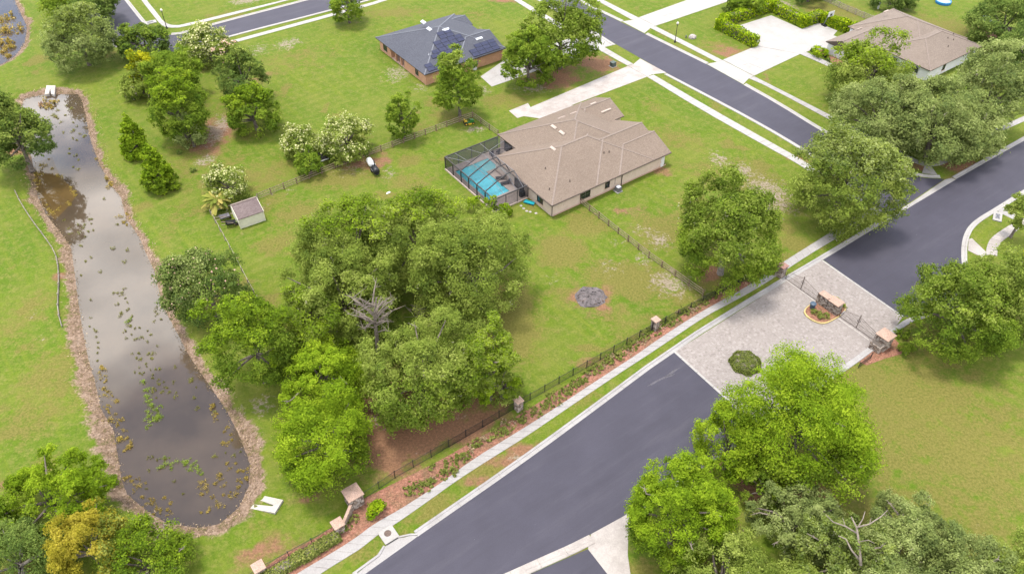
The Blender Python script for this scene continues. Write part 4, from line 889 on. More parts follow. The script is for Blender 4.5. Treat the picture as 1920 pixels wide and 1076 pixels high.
def gate(label, b0, b1, rz_label):
    t = thing('iron_gate', label, 'gate', (*gp(-.1,(b0+b1)/2), 0), AX+R(90), 'iron gates across the paved court'); hw = abs(b1-b0)/2
    top = lambda x: 1.55 + .75*(1-(abs(x)/hw))**1.2
    for s in (-1, 1):
        lf = MB().bar((s*hw,0,.1),(s*hw,0,1.6),.06).bar((s*hw,0,.15),(s*.05,0,.15),.035)
        xs = np.linspace(hw, .05, 9)
        for x0, x1 in zip(xs[:-1], xs[1:]): lf.bar((s*x0,0,top(x0)),(s*x1,0,top(x1)),.032)
        lf.bar((s*hw,0,.9),(s*.05,0,.9),.025).bar((s*.05,0,.1),(s*.05,0,2.6),.05)
        o = lf.build('gate_leaf', M['rust'], t)
        for x in np.linspace(hw, .05, 16)[1:-1]: MB().bar((s*x,0,.15),(s*x,0,top(x)),.016).build('picket', M['rust'], o)
    sc = MB()
    for s in (-1, 1):
        a = np.linspace(0, 4.6, 14); sc.tube([(s*(.05+.30*math.sin(q)*(.4+.13*q)), 0, 1.55+.30*math.cos(q)*(.4+.13*q)) for q in a], [.028]*14, 5)
    sc.build('scroll', M['dark_metal'], t)
gate('rusty iron gate between the reddish capped pillar and the island', -.3, -5.9, ''); gate('rusty iron gate between the island and the broad stone pillar', -9.95, -15.6, '')

def rail_fence(label, pts_, gap, Ht, nr, mpost='post_wood', mrail='wood', rw=.035, rh=.14, group=None):
    t = thing('rail_fence', label, 'fence', (*pts_[0], 0), 0, group); o = np.array(pts_[0]); first = True
    for a, b in zip(pts_[:-1], pts_[1:]):
        a = np.array(a)-o; b = np.array(b)-o; L = np.linalg.norm(b-a); n = max(1, int(round(L/gap))); r = math.atan2(*(b-a)[::-1]); nr_ = np.array((-math.sin(r), math.cos(r)))*.075
        for k in range(0 if first else 1, n+1):
            p = a+(b-a)*k/n; h = Ht+random.uniform(-.04,.1); MB().box((p[0],p[1],h/2),(.13,.13,h),r+random.uniform(-.1,.1)).build('post', M[mpost], t)
        for k in range(n):
            p, q = a+(b-a)*k/n, a+(b-a)*(k+1)/n
            for j in range(nr):
                z = Ht*(j+.75)/nr*.98 - .04; dz = random.uniform(-.03,.03); MB().bar((*(p+nr_),z+dz),(*(q+nr_),z-dz),rw,rh).build('rail', M[mrail], t)
        first = False
    return t
rail_fence('brown post and rail fence along the back of the pool lawn', [P2(484,375), P2(604,326), P2(838,238.5), P2(886,221), P2(934,256)], 2.44, 1.3, 3)
rail_fence('brown post and rail fence running from the house wall down to the black fence', [P2(1088,382.5), P2(1216,484), P2(1317,555)], 2.44, 1.3, 3)
rail_fence('thin pale weathered fence left of the cream shed', [P2(484,376), P2(396,403), P2(432,468), P2(466,533), P2(490,575)], 2.9, 1.05, 1, 'pale_wood', 'pale_wood', .05, .12)
rail_fence('pale three rail fence behind the tall clipped hedge', [P2(1515,-13), P2(1541,1), P2(1588,22), P2(1634,41)], 2.6, 1.4, 4, 'pale_wood', 'pale_wood', .04, .15)
bk = thing('timber_edging', 'low pale timber edging curving along the grass bank left of the pond', 'edging', (*P2(30,363), 0))
ep = smooth([P2(30,362),P2(40,383),P2(63,418),P2(90,453),P2(108,481),P2(111.6,521),P2(109.5,560),P2(109,585),P2(117,614)],1); er = resample(ep, int(plen(ep)/2.2))
for p, q in zip(er[:-1], er[1:]):
    o0 = np.array(P2(30,363)); p_, q_ = p-o0, q-o0; MB().bar((*p_,.22),(*(p_+(q_-p_)*.985),.16+random.uniform(-.03,.03)),.11,.32).build('board', M['silt'], bk); MB().box((p_[0],p_[1],.3),(.12,.12,.6)).build('stake', M['pale_wood'], bk)

# ------------------------------------------------------------------ trees and shrubs
def leaf_mesh(name, P, Nn, size, tone, m, aspect=.55, rng=None):
    """many small four-sided leaf clumps, one mesh"""
    n = len(P); r = rng.normal(size=(n, 3)); T = np.cross(Nn, r); T /= np.linalg.norm(T, axis=1)[:, None] + 1e-9; B = np.cross(Nn, T)
    L = size[:, None]; W = L*aspect; cv = Nn*L*.18
    V = np.stack([P - T*L*.5 - cv, P + B*W*.5, P + T*L*.5 - cv, P - B*W*.5], 1).reshape(-1, 3)
    me = D.meshes.new(name); me.vertices.add(4*n); me.vertices.foreach_set('co', V.astype(np.float32).ravel())
    me.loops.add(4*n); me.loops.foreach_set('vertex_index', np.arange(4*n, dtype=np.int32)); me.polygons.add(n); me.polygons.foreach_set('loop_start', np.arange(0, 4*n, 4, dtype=np.int32)); me.update()
    a = me.attributes.new('tone', 'FLOAT', 'POINT'); a.data.foreach_set('value', np.repeat(np.clip(tone, 0, 1), 4).astype(np.float32)); me.materials.append(m); return me
def unit(v): return v/(np.linalg.norm(v, axis=-1, keepdims=True) + 1e-9)
def crown_points(rng, r, hz, nl, n, lobe=(.26,.42), zlow=-.5, lump=.1, shell=.45, cone=0):
    d = unit(rng.normal(size=(nl*3, 3))); d = d[d[:, 2] > zlow][:nl]; nl = len(d)
    az = np.arctan2(d[:, 1], d[:, 0]); ph = rng.uniform(0, 6.28, 3); irr = 1 + lump*(np.sin(2*az+ph[0])*.5 + np.sin(3*az+ph[1])*.4 + np.sin(5*az+ph[2])*.3)
    rad = rng.uniform(.56, .90, nl)*irr; lr = rng.uniform(*lobe, nl)*min(r, hz*1.3)
    nin = nl//4; rad[:nin] *= .55; lr[:nin] *= 1.35            # inner boughs fill the middle of the crown
    d = d.copy(); lo = d[:, 2] < 0; hl = np.hypot(d[:, 0], d[:, 1]) + 1e-6; d[lo, :2] *= (np.sqrt(hl[lo])/hl[lo])[:, None]
    rad[lo] = np.maximum(rad[lo], .74)
    c = d*rad[:, None]*np.array((r, r, hz))
    if cone: c[:, :2] *= (1 - cone*np.clip((c[:, 2]/hz+.8)/1.7, 0, 1))[:, None]; lr *= 1 - .55*cone*np.clip((c[:, 2]/hz+.8)/1.7, 0, 1)
    wgt = lr**2; wgt[:nin] *= .5; li = rng.choice(nl, n, p=wgt/wgt.sum())
    ns = 16                                                   # each bough carries small sprays of leaves
    sd_ = unit(rng.normal(size=(nl, ns, 3)) + d[:, None, :]*.7 + np.array((0, 0, .4))); sr = lr[:, None]*rng.uniform(shell, 1.12, (nl, ns)); st = rng.uniform(0, 1, (nl, ns))
    k = rng.integers(0, ns, n); sdir = sd_[li, k]; g = rng.normal(size=(n, 3))
    dd = unit(sdir + g*.30)
    P = c[li] + sdir*sr[li, k][:, None]*np.array((1, 1, .85)) + g*np.array((1, 1, .62))*(lr[li]*.21)[:, None]
    Nn = unit(sdir*.45 + g*.38 + rng.normal(size=(n, 3))*.42 + np.array((0, -.10, .50)))
    tone = rng.uniform(0, 1, nl)[li]*.38 + st[li, k]*.34 + rng.uniform(0, 1, n)*.28
    return P, Nn, tone, c, lr
def fit(box, clear):
    x0, y0, x1, y1 = box; cx, cy, wpx, hpx = (x0+x1)/2, (y0+y1)/2, x1-x0, y1-y0; zc = 5
    for _ in range(6):
        p = P2(cx, cy, zc); s = FPX/depth(p[0], p[1], zc); r = wpx/2/s; hh = hpx/2/s
        hz = math.sqrt(max(hh*hh - (.68*r)**2, 0))/.73; hz = min(max(hz, .55*r), 1.7*r); zc = hz + clear(hz)
    return p, r, hz, zc
TREE_SEED = [100]
def tree(label, box, kind, name='oak_tree', dens=1.0, nl=34, moss=0, bare=0, leafk=1.0, clear=None, blossom=None, extra=None, lump=.2, bark='bark', cone=0, lobe=(.26,.42), aspect=.55, group=None, bare_k=1.0, cat='tree', k=.94, shell=.55, lean=0):
    TREE_SEED[0] += 1; seed = TREE_SEED[0]; rng = np.random.default_rng(seed); pr = random.Random(seed)
    clear = clear or (lambda hz: .02*hz + .1)
    p, r, hz, zc = fit(box, clear); r *= k; hz *= k
    dp = depth(p[0], p[1], zc); leaf = max(.165, .00245*dp)*leafk
    t = thing(name, label, cat, (p[0], p[1], 0), 0, group)
    if dp > 108: dens *= 1.2; lobe = (lobe[0]*1.15, lobe[1]*1.15)
    n = int(min(76000, max(900, dens*44*(r*r*.6 + r*hz*.7)/leaf**2)))
    P, Nn, tone, c, lr = crown_points(rng, r, hz, int(nl*1.9), n, (lobe[0]*.66, lobe[1]*.70), -.92, lump, shell, cone)
    P[:, 2] += zc; c = c + np.array((0, 0, zc)); size = leaf*rng.uniform(.55, 1.5, n)
    keep = P[:, 2] > .25; P, Nn, tone, size = P[keep], Nn[keep], tone[keep], size[keep]
    link('crown', leaf_mesh('crown', P, Nn, size, tone, LEAF[kind], aspect, rng), t)
    if extra:          # second leaf colour on one side, mostly paler on top and darker below
        kd, fr, axis_ = extra; sel = (P @ np.array(axis_) > np.quantile(P @ np.array(axis_), 1-fr)) & (rng.uniform(size=len(P)) < .6)
        link('second_leaves', leaf_mesh('second_leaves', P[sel]*1.0 + Nn[sel]*.05, Nn[sel], size[sel], tone[sel], LEAF[kd], aspect, rng), t)['kind'] = 'stuff'
    if blossom:
        kd, fr = blossom; ctr = np.array((0, 0, zc)); q = P - ctr; m = (np.linalg.norm(q/np.array((r, r, hz)), axis=1) > .72) & (q[:, 2] > -.25*hz) & (rng.uniform(size=len(P)) < fr)
        link('blossom', leaf_mesh('blossom', P[m] + unit(q[m])*.10, Nn[m], size[m]*.9, tone[m], LEAF[kd], .8, rng), t)['kind'] = 'stuff'
    tb = MB(); base_r = .045*r + .10; top = np.array((pr.uniform(-.3,.3)+lean, pr.uniform(-.3,.3), zc-.35*hz))
    tb.tube([(0,0,-.25),(0,0,.05),(top[0]*.3,top[1]*.3,top[2]*.4),tuple(top)], [base_r*1.5,base_r*1.15,base_r*.9,base_r*.75], 8)
    tr = tb.build('trunk', M[bark], t, True); order = sorted(range(len(c)), key=lambda i: -np.linalg.norm(c[i][:2]))
    lim = MB()
    for i in order[::max(1, len(order)//9)]:
        e = c[i]; st = top*(.75+.25*pr.random()); st = np.array((st[0]*.6, st[1]*.6, st[2])); mid = st*.45+e*.55 + np.array((pr.uniform(-.4,.4),pr.uniform(-.4,.4),pr.uniform(0,.5)))*.15*r
        lim.tube([tuple(st), tuple(mid), tuple(e)], [base_r*.55, base_r*.33, base_r*.10], 6)
    lim.build('limbs', M[bark], t, True)
    if bare:           # bleached twigs poking out of the crown
        bb = MB()
        for _ in range(bare):
            d = unit(np.array((pr.gauss(0,1), pr.gauss(0,1)-.4, abs(pr.gauss(0,.7))+.1))); s = np.array((0,0,zc)) + d*np.array((r,r,hz))*.45; e = np.array((0,0,zc)) + d*np.array((r,r,hz))*pr.uniform(.88,1.06)
            q = s*.4+e*.6+np.array((pr.uniform(-1,1),pr.uniform(-1,1),pr.uniform(-.3,.5)))*.10*r; bb.tube([tuple(s),tuple(q),tuple(e)],[.11*bare_k,.07*bare_k,.02*bare_k],5)
            for _ in range(3):
                u = q*(.5)+e*.5; f = u + unit(np.array((pr.gauss(0,1),pr.gauss(0,1),pr.gauss(.3,.6))))*pr.uniform(.06,.14)*r; bb.tube([tuple(u),tuple(f)],[.05,.012],4)
        bb.build('bare_branches', M['dead'], t)['kind'] = 'stuff'
    if moss:           # hanging moss strands
        i = rng.choice(len(P), moss); a = P[i]; st = 7
        rep = np.repeat(a, st, 0) + rng.normal(size=(moss*st, 3))*np.array((.12,.12,.25)) - np.array((0,0,1))*rng.uniform(0,.9,(moss*st,1))
        nn = unit(rng.normal(size=(moss*st, 3))*np.array((1,1,.15))); me = leaf_mesh('hanging_moss', rep, nn, leaf*rng.uniform(.7,1.5,len(rep)), rng.uniform(0,1,len(rep)), LEAF['moss'], .30, rng); link('hanging_moss', me, t)['kind'] = 'stuff'
    return t
def shrub_at(label, px, py, r, h, kind, name='shrub', cat='shrub', n=420, leaf=.2, group=None, blossom=None, xy=None):
    TREE_SEED[0] += 1; rng = np.random.default_rng(TREE_SEED[0]); p = xy or P2(px, py)
    t = thing(name, label, cat, (*p, ground_z([p])[0][0]), 0, group)
    P, Nn, tone, c, lr = crown_points(rng, r, h*.5, 12, n, (.35,.5), -.8, .1, .7); P[:, 2] += h*.5; k = P[:, 2] > .02
    link('foliage', leaf_mesh('foliage', P[k], Nn[k], leaf*rng.uniform(.6,1.4,k.sum()), tone[k], LEAF[kind], .6, rng), t)
    MB().tube([(0,0,-.1),(0,0,h*.5)],[.06,.03],5).build('stem', M['bark'], t)
    return t
# centre grove
oaks = 'oaks of the grove in the middle of the lawn'
tree('widest pale olive oak of the grove, reaching the lawn on its right', (772,388,1004,604), 'olive', nl=60, dens=1.05, moss=60, lump=.26, lobe=(.2,.34))
tree('olive oak at the upper left of the grove, facing the shed', (552,360,765,575), 'olive', nl=50, moss=60, extra=('lime', .12, (.2,.2,1)), lump=.26, lobe=(.2,.34))
tree('olive oak topping the grove, nearest the grill on the lawn', (672,342,890,540), 'olive', nl=52, moss=50, lobe=(.2,.34), extra=('lime', .08, (0,.2,1)))
tree('thin crowned olive oak behind the bare dead tree', (525,440,745,650), 'olive', nl=44, dens=1, bare=2, moss=50, lobe=(.2,.34))
tree('dark bushy tree beside the pond bank, at the left edge of the grove', (308,455,465,612), 'dark', name='broadleaf_tree', nl=30, blossom=('pink', .02), extra=('grey', .5, (-.6,-.2,.6)))
tree('bright green tree on the pond side of the grove, behind the lime green one', (383,525,555,740), 'green', name='broadleaf_tree', nl=36, extra=('lime', .35, (-.2,0,1)))
tree('green filler tree between the olive oak and the lime green one', (505,520,660,690), 'olive', nl=34, extra=('lime', .3, (0,-.3,1)))
tree('lime green tree with forked pale limbs, upper one of the lime pair', (500,612,700,790), 'lime', name='broadleaf_tree', nl=26, lobe=(.2,.34), dens=1.1, bare=2, lump=.28)
tree('lime green tree touching the lawn by the pillar, lower one of the lime pair', (505,718,708,912), 'lime', name='broadleaf_tree', nl=40, extra=('green', .3, (.1,-.2,-1)))
tree('large dark olive oak with trunk showing over the fallen needles', (672,575,915,800), 'olive', nl=54, lobe=(.2,.34), moss=50, bare=2, extra=('green', .6, (.2,-.3,-1)), lump=.26)
tree('loose lime olive tree at the right end of the grove, twigs showing', (850,588,985,770), 'lime', nl=30, lobe=(.22,.34), dens=1.0, bare=1, extra=('olive', .7, (-.3,0,1)))
tree('small green sapling drooping over the black fence at the grove edge', (895,675,985,760), 'olive', name='sapling', nl=12, dens=.5)
# the dead tree
dt = thing('dead_tree', 'bare bleached dead tree standing among the green oaks', 'tree', (*P2(712,690), 0)); pr = random.Random(4); mb = MB()
mb.tube([(0,0,0),(.2,0,4.5),(.4,.3,9.5),(.9,.6,12.4)],[.34,.28,.2,.08],7).build('trunk', M['dead'], dt)
for k in range(24):
    z = pr.uniform(6.5, 11.8); a = pr.uniform(0, 6.3); L = pr.uniform(2.0, 4.0); bb = MB(); s = np.array((.3,.2,z)); d = np.array((math.cos(a),math.sin(a),pr.uniform(.4,1.7)))*.8; e = s+d*L; m_ = (s+e)/2+np.array((0,0,.3)); bb.tube([tuple(s),tuple(m_),tuple(e)],[.13,.09,.02],5)
    for _ in range(6):
        u = s+(e-s)*pr.uniform(.35,.95); f = u+np.array((pr.gauss(0,.7),pr.gauss(0,.7),pr.gauss(.45,.4))); bb.tube([tuple(u),tuple(f)],[.045,.012],4)
    bb.build('branch', M['dead'], dt)
db = thing('brush_pile', 'heap of dry reddish dead branches under the oaks', 'brush pile', (*P2(785,590), 0)); mb = MB()
for k in range(46):
    a = pr.uniform(0,6.3); r_ = pr.uniform(0,1.2); p = np.array((r_*math.cos(a), r_*math.sin(a), pr.uniform(.1,1.6))); d = np.array((pr.gauss(0,1),pr.gauss(0,1),abs(pr.gauss(.5,.5)))); mb.tube([tuple(p),tuple(p+d*.9)],[.06,.015],4)
mb.build('dead_branches', M['dead'], db)
# right of the house
tree('dark oak with a pale mossy trunk beside the rail fence end', (1262,322,1478,538), 'green', nl=54, lobe=(.19,.32), moss=70, extra=('olive', .6, (0,.1,1)), bark='grey_bark', lump=.26)
tree('broad mossy oak spreading over the junction of the two roads', (1476,232,1700,436), 'olive', nl=56, lobe=(.2,.33), moss=110, extra=('grey', .45, (.3,.5,1)), lump=.2)
# oaks before the white house
tree('tall yellow green oak directly before the white house, leftmost of its row', (1560,62,1712,205), 'olive', nl=40, extra=('lime', .25, (0,.2,1)))
tree('grey green oak in the front row facing the side street', (1562,128,1745,292), 'grey', nl=44, lobe=(.2,.34), moss=60)
tree('middle mossy oak before the white house, over the curved path', (1665,138,1858,312), 'grey', nl=46, moss=60, lobe=(.2,.34))
tree('pale grey oak at the right edge below the white house gable', (1790,80,1935,250), 'grey', nl=40, moss=60)
tree('shaded oak low behind the row, under the right corner of the white house', (1752,185,1885,300), 'grey', nl=34)
tree('dark leaning tree beside the round trampoline', (1815,-25,1960,95), 'dark', name='broadleaf_tree', nl=36, lean=.6)
tree('dark tree at the frame edge behind the trampoline', (1885,20,1990,150), 'dark', name='broadleaf_tree', nl=30)
# right edge and foreground
tree('rounded green oak beyond the gate, nearest the broad pillar', (1702,478,1915,682), 'green', nl=56, lobe=(.2,.34), extra=('olive', .55, (0,.2,1)))
tree('pale oak behind it at the right edge, overhanging the corner path', (1800,455,1990,640), 'olive', nl=44, moss=50)
tree('small rounded tree on a thin leaning stem beside the right hand path', (1890,358,1955,430), 'olive', name='young_tree', nl=16, clear=lambda hz: 2.2)
tree('bright lime tree overhanging the near edge of the paved court', (1372,648,1632,912), 'lime', name='broadleaf_tree', nl=70, lobe=(.28,.42), dens=1.3, moss=30, bare=1, lump=.26, extra=('green', .3, (.1,-.2,-1)))
tree('lime green lower limb crown leaning over the asphalt beside the court', (1298,752,1445,905), 'lime', name='broadleaf_tree', nl=30, lobe=(.22,.36))
tree('bright lime tree at the bottom edge over the concrete apron', (1165,838,1382,1072), 'lime', name='broadleaf_tree', nl=56, lobe=(.2,.33), dens=1.3, bare=3, lump=.26, extra=('green', .28, (.1,-.2,-1)))
tree('mossy oak in the bottom thicket, just right of the lime tree', (1235,985,1470,1190), 'olive', nl=46, moss=80, bare=2, lobe=(.2,.33))
tree('pale lichen grey oak at the top of the bottom thicket', (1405,895,1590,1050), 'grey', nl=36, lobe=(.2,.33), dens=1.1, moss=80, bare=3)
tree('gnarled oak with bleached forked limbs in the bottom thicket', (1480,945,1690,1140), 'olive', nl=38, lobe=(.19,.3), dens=.9, moss=120, bare=5, extra=('grey', .5, (0,.3,1)))
gp_, gr, ghz, gzc = fit((1480,945,1690,1140), lambda hz: .06*hz+.35); gt_ = [o for o in C.objects if o.get('label', '').startswith('gnarled oak')][0]; zt = gzc + ghz*.86
for pl, r0 in (([(1614,1060,-2.2),(1611,1020,-1),(1606,988,0),(1596,968,.5)],.26), ([(1606,988,0),(1630,982,.4),(1652,968,.6),(1664,956,.7)],.15), ([(1608,1000,-.4),(1585,986,.2),(1562,978,.4),(1548,964,.5)],.15), ([(1612,1050,-2),(1596,1030,-.9),(1586,1010,-.3),(1572,1004,.1)],.19), ([(1607,990,0),(1618,972,.5),(1622,958,.8)],.12), ([(1585,986,.2),(1580,970,.6)],.08), ([(1630,982,.4),(1634,970,.7)],.08), ([(1611,1015,-.8),(1628,1012,-.2),(1640,1018,0)],.10)):
    MB().tube([tuple(np.array(P3(x, y, zt+dz)) - np.array(gt_.location)) for x, y, dz in pl], list(np.linspace(r0*.62, r0*.22, len(pl))), 6).build('bare_limb', M['dead'], gt_, True)
tree('feathery grey oak on the field side of the bottom thicket', (1628,912,1790,1075), 'grey', nl=36, lobe=(.2,.32), dens=1.1, moss=60, bare=3)
tree('dense grey green oak filling the bottom edge below the gnarled one', (1560,1005,1760,1190), 'grey', nl=44, moss=40)
tree('low oak in the bottom right, edging the dry field', (1735,985,1905,1140), 'grey', nl=36, moss=50, bare=3)
tree('oak in the bottom right corner of the frame', (1840,1000,2010,1170), 'olive', nl=34)
tree('green oak at the bottom edge between the gnarled and mossy ones', (1380,1035,1560,1200), 'olive', nl=36, moss=60, bare=2)
tree('shrubby oak in the shade of the lime trees', (1395,868,1480,960), 'green', name='sapling', nl=16, dens=.6)
# upper left
tree('big grey olive oak beside the far pond, left of the street', (80,2,212,128), 'grey', nl=48, lobe=(.2,.33), extra=('olive', .3, (0,0,1)))
tree('dark tree behind the big grey oak at the top edge', (120,-32,222,52), 'dark', nl=30)
tree('dark tree at the top edge left of the big grey oak', (72,-30,150,40), 'green', nl=24)
tree('dark green spreading tree in front of the street corner', (214,36,322,112), 'dark', nl=36, extra=('green', .4, (0,0,1)))
tree('cream flowered crape myrtle by the street kerb', (342,40,432,120), 'olive', name='crape_myrtle', nl=28, blossom=('blossom', .34), lobe=(.3,.42))
tree('pink tinged crape myrtle, fading, right of the cream one', (395,72,448,128), 'olive', name='crape_myrtle', nl=16, blossom=('pink', .28))
tree('dark rounded oak with reddish tips left of the open lawn', (404,84,500,190), 'dark', nl=34, extra=('olive', .25, (0,0,1)))
tree('yellow leaved tree among the greens of the left clump', (236,80,300,165), 'yellow', name='broadleaf_tree', nl=20, extra=('green', .3, (-.5,-.5,.2)))
tree('green tree behind the big round one in the left clump', (270,84,372,190), 'green', nl=34)
tree('dusky green tree at the left foot of the left clump', (225,118,300,185), 'olive', nl=24, moss=20)
tree('big round mid green tree of the left clump', (270,122,390,262), 'green', name='broadleaf_tree', nl=46, lobe=(.2,.34), extra=('lime', .3, (-.2,0,1)))
tree('thin grey green tree below the left clump over the bare soil', (318,205,390,278), 'grey', nl=22, dens=.6)
tree('bright even green dome shaped tree by the pinkish soil', (424,158,522,252), 'green', name='broadleaf_tree', clear=lambda hz: 0, k=1.08, nl=40, lobe=(.2,.3), lump=.05, extra=('lime', .3, (0,.1,1)))
tree('upper of two lime green cypresses on the pond bank', (219,216,276,292), 'lime', name='cypress_tree', clear=lambda hz: 0, cone=.85, k=1.2, nl=60, dens=1.5, lump=.02, lobe=(.2,.3))
tree('lower of two lime green cypresses, leaning down the bank', (258,272,322,356), 'lime', name='cypress_tree', clear=lambda hz: 0, cone=.85, k=1.2, nl=60, dens=1.5, lump=.02, lobe=(.2,.3), extra=('green', .4, (0,-.3,-1)))
tree('dark oak overhanging the left shore of the long pond', (-45,172,96,325), 'dark', nl=48, lobe=(.2,.33), extra=('olive', .5, (0,.2,1)))
tree('crape myrtle with cream tips beside the palmetto and shed', (388,302,468,378), 'olive', name='crape_myrtle', nl=24, blossom=('blossom', .24), lobe=(.3,.42))
tree('smaller cream tipped crape myrtle, left of the pair behind the rail fence', (524,230,602,300), 'olive', name='crape_myrtle', nl=24, blossom=('blossom', .26), lobe=(.3,.42))
tree('white flowered crape myrtle, right of the pair behind the rail fence', (596,210,700,302), 'olive', name='crape_myrtle', nl=32, blossom=('blossom', .30), lobe=(.28,.40))
tree('dense green bush leaning on the rail fence below the smaller crape myrtle', (552,278,606,330), 'green', name='bush', nl=16, clear=lambda hz: .1, cat='bush')
tree('small upright green tree on the lawn above the rail fence', (722,166,786,258), 'green', name='broadleaf_tree', nl=26)
tree('rounded green tree covering the corner of the solar panel house', (810,94,908,216), 'green', name='broadleaf_tree', nl=38, lobe=(.22,.34), extra=('olive', .2, (.2,.3,1)))
tree('tree at the top edge shading the far sidewalk', (616,-30,684,42), 'green', name='broadleaf_tree', nl=22)
tree('darker green tree in front of the tall one near the driveways', (938,48,1046,164), 'green', name='broadleaf_tree', nl=38, lobe=(.22,.34))
tree('tall spreading tree between the two driveways', (975,-18,1130,134), 'green', name='broadleaf_tree', nl=48, lobe=(.2,.33), extra=('olive', .5, (0,.2,1)))
tree('dark tree at the top edge above the parking court hedge', (1365,-28,1440,30), 'green', nl=22)
tree('dim tree at the top edge behind the white house', (1630,-40,1720,18), 'dark', nl=22)
tree('dim tree at the top edge right of the brush heap', (1480,-45,1560,6), 'dark', nl=20)
# lower left corner
tree('green oak in the lower left corner, topmost of that group', (-30,852,205,1010), 'lime', nl=48, lobe=(.2,.33), extra=('green', .5, (-.2,-.4,-.6)))
tree('orange yellow tree in the lower left corner', (78,930,245,1105), 'orange', name='autumn_tree', nl=42, lobe=(.2,.32), extra=('olive', .4, (.6,.2,-.5)))
tree('lichen dusted green oak between the orange tree and the pond end', (188,975,358,1120), 'green', nl=46, extra=('lime', .2, (.3,.3,1)), dens=1.1, moss=40, bare=3)
tree('dark shaded oak at the bottom left edge with a pale trunk', (-70,960,110,1130), 'dark', nl=40, bark='grey_bark')

# lime shrubs by the pool screen
for i, (x, y, r_, h_, lb) in enumerate([(888,392,1.3,2.6,'lime shrub against the pool screen, left of the three'),(921,398,1.2,3.2,'tall lime shrub against the pool screen, middle of the three'),(948,402,1.0,2.2,'lime shrub against the pool screen, nearest the screen door')]):
    shrub_at(lb, x, y, r_, h_, 'lime', n=900, leaf=.26)
shrub_at('lime green clipped round bush next to the large stone pillar', 707, 959, 1.05, 1.5, 'hedge', 'round_bush', 'bush', 1800, .2)
shrub_at('round clipped bush at the garage corner of the white house', 1538, 107, 1.5, 2.2, 'hedge', 'round_bush', 'bush', 1500, .28)
shrub_at('low dark bush at the garage foot, left of the round one', 1524, 97, .5, .7, 'dark', 'bush', 'bush', 200, .25)
shrub_at('dark green bush behind the broad gate pillar', 1698, 662, .95, 1.7, 'green', 'bush', 'bush', 900, .2)
shrub_at('green bush at the outer corner of the broad gate pillar', 1689, 630, .8, 1.4, 'green', 'bush', 'bush', 700, .2)
shrub_at('spiky dark shrub at the hedge corner, brownish', 1360, 26, 1.5, 1.4, 'dark', 'bush', 'bush', 500, .35)
shrub_at('small dark weed on the bare lawn left of the palmetto', 363, 322, .5, .7, 'dark', 'weed', 'weed', 150, .22); shrub_at('small dark weed near the bare soil above the cypress', 337, 288, .5, .6, 'dark', 'weed', 'weed', 150, .22)
shrub_at('yellow flowering bush at the right edge below the path', 1915, 492, 1.2, 1.5, 'yellow', 'bush', 'bush', 700, .25)
for k, (a, b, r_) in enumerate([(-2.4,-7.3,.55),(-2.2,-8.1,.6),(-1.7,-8.9,.55),(-2.6,-8.7,.5)]): shrub_at('green plant in the island bed before the monument', 0, 0, r_, .7, 'bed', 'bed_plant', 'plant', 260, .17, 'plants on the near side of the island', xy=gp(a, b))
for k, (a, b, r_) in enumerate([(1.4,-7.0,.6),(1.9,-7.9,.65),(1.6,-8.9,.55)]): shrub_at('dark green shrub behind the stone monument', 0, 0, r_, .9, 'green', 'bed_plant', 'plant', 260, .17, 'shrubs on the far side of the island', xy=gp(a, b))
ds = thing('round_shrub', 'wide low domed olive shrub on the paving, half under the lime tree', 'shrub', P3(1397, 682)); rng = np.random.default_rng(61); n = 6500
d = unit(rng.normal(size=(n, 3))); d[:, 2] = abs(d[:, 2]); bump_ = 1 + .05*np.sin(7*np.arctan2(d[:, 1], d[:, 0])) + rng.normal(0, .035, n)
link('foliage', leaf_mesh('foliage', d*np.array((2.05, 2.05, 1.25))*bump_[:, None], unit(d + rng.normal(size=(n, 3))*.5 + np.array((0, 0, .3))), rng.uniform(.09, .22, n), rng.uniform(0, .7, n), LEAF['bed'], .6, rng), ds)
MB().lathe((0, 0, 0), [(1.85, 0), (1.8, .5), (1.3, .95), (.6, 1.1)], 14).build('branches', M['bark'], ds)
# low shrubs in the mulch bed
bedpx = [(768,930),(782,922),(800,925),(815,915),(835,897),(850,885),(868,872),(880,862),(893,840),(938,818),(952,812),(970,802),(985,798),(1010,780),(1030,768),(1045,758),(1062,745),(1075,738),(1092,720),(1110,708),(1118,702),(1130,692),(1145,686),(1160,672),(1178,660),(1190,652),(1215,636),(1232,628),(1255,614),(1262,612),(1290,592),(1305,583),(1322,572),(1340,563),(1360,553),(1385,537),(1400,528),(655,992),(668,984),(640,1000),(584,1049),(850,893),(1150,678),(1085,728),(1205,640)]
for i, (x, y) in enumerate(bedpx):
    wh_ = 'below the small pillar' if x < 690 else 'by the large pillar' if x < 860 else 'before the nearest slim pillar' if x < 972 else 'between the slim pillars' if x < 1227 else 'beyond the far slim pillar'
    shrub_at('low loose shrub in the red mulch bed ' + wh_, x + random.uniform(-3,3) - 4, y + random.uniform(-3,3) - 7, random.uniform(.6,1.15), random.uniform(.4,.65), 'bed', 'low_shrub', 'shrub', 260, .19, 'low shrubs in the mulch bed ' + wh_)
ed = resample(smooth(pxp([(770,938),(826,906),(886.5,861),(960,816),(1022.7,777),(1100.5,725.7),(1158,688),(1193,665.5),(1233.5,636.6),(1299,594),(1341,570),(1396.6,540)])), 66)
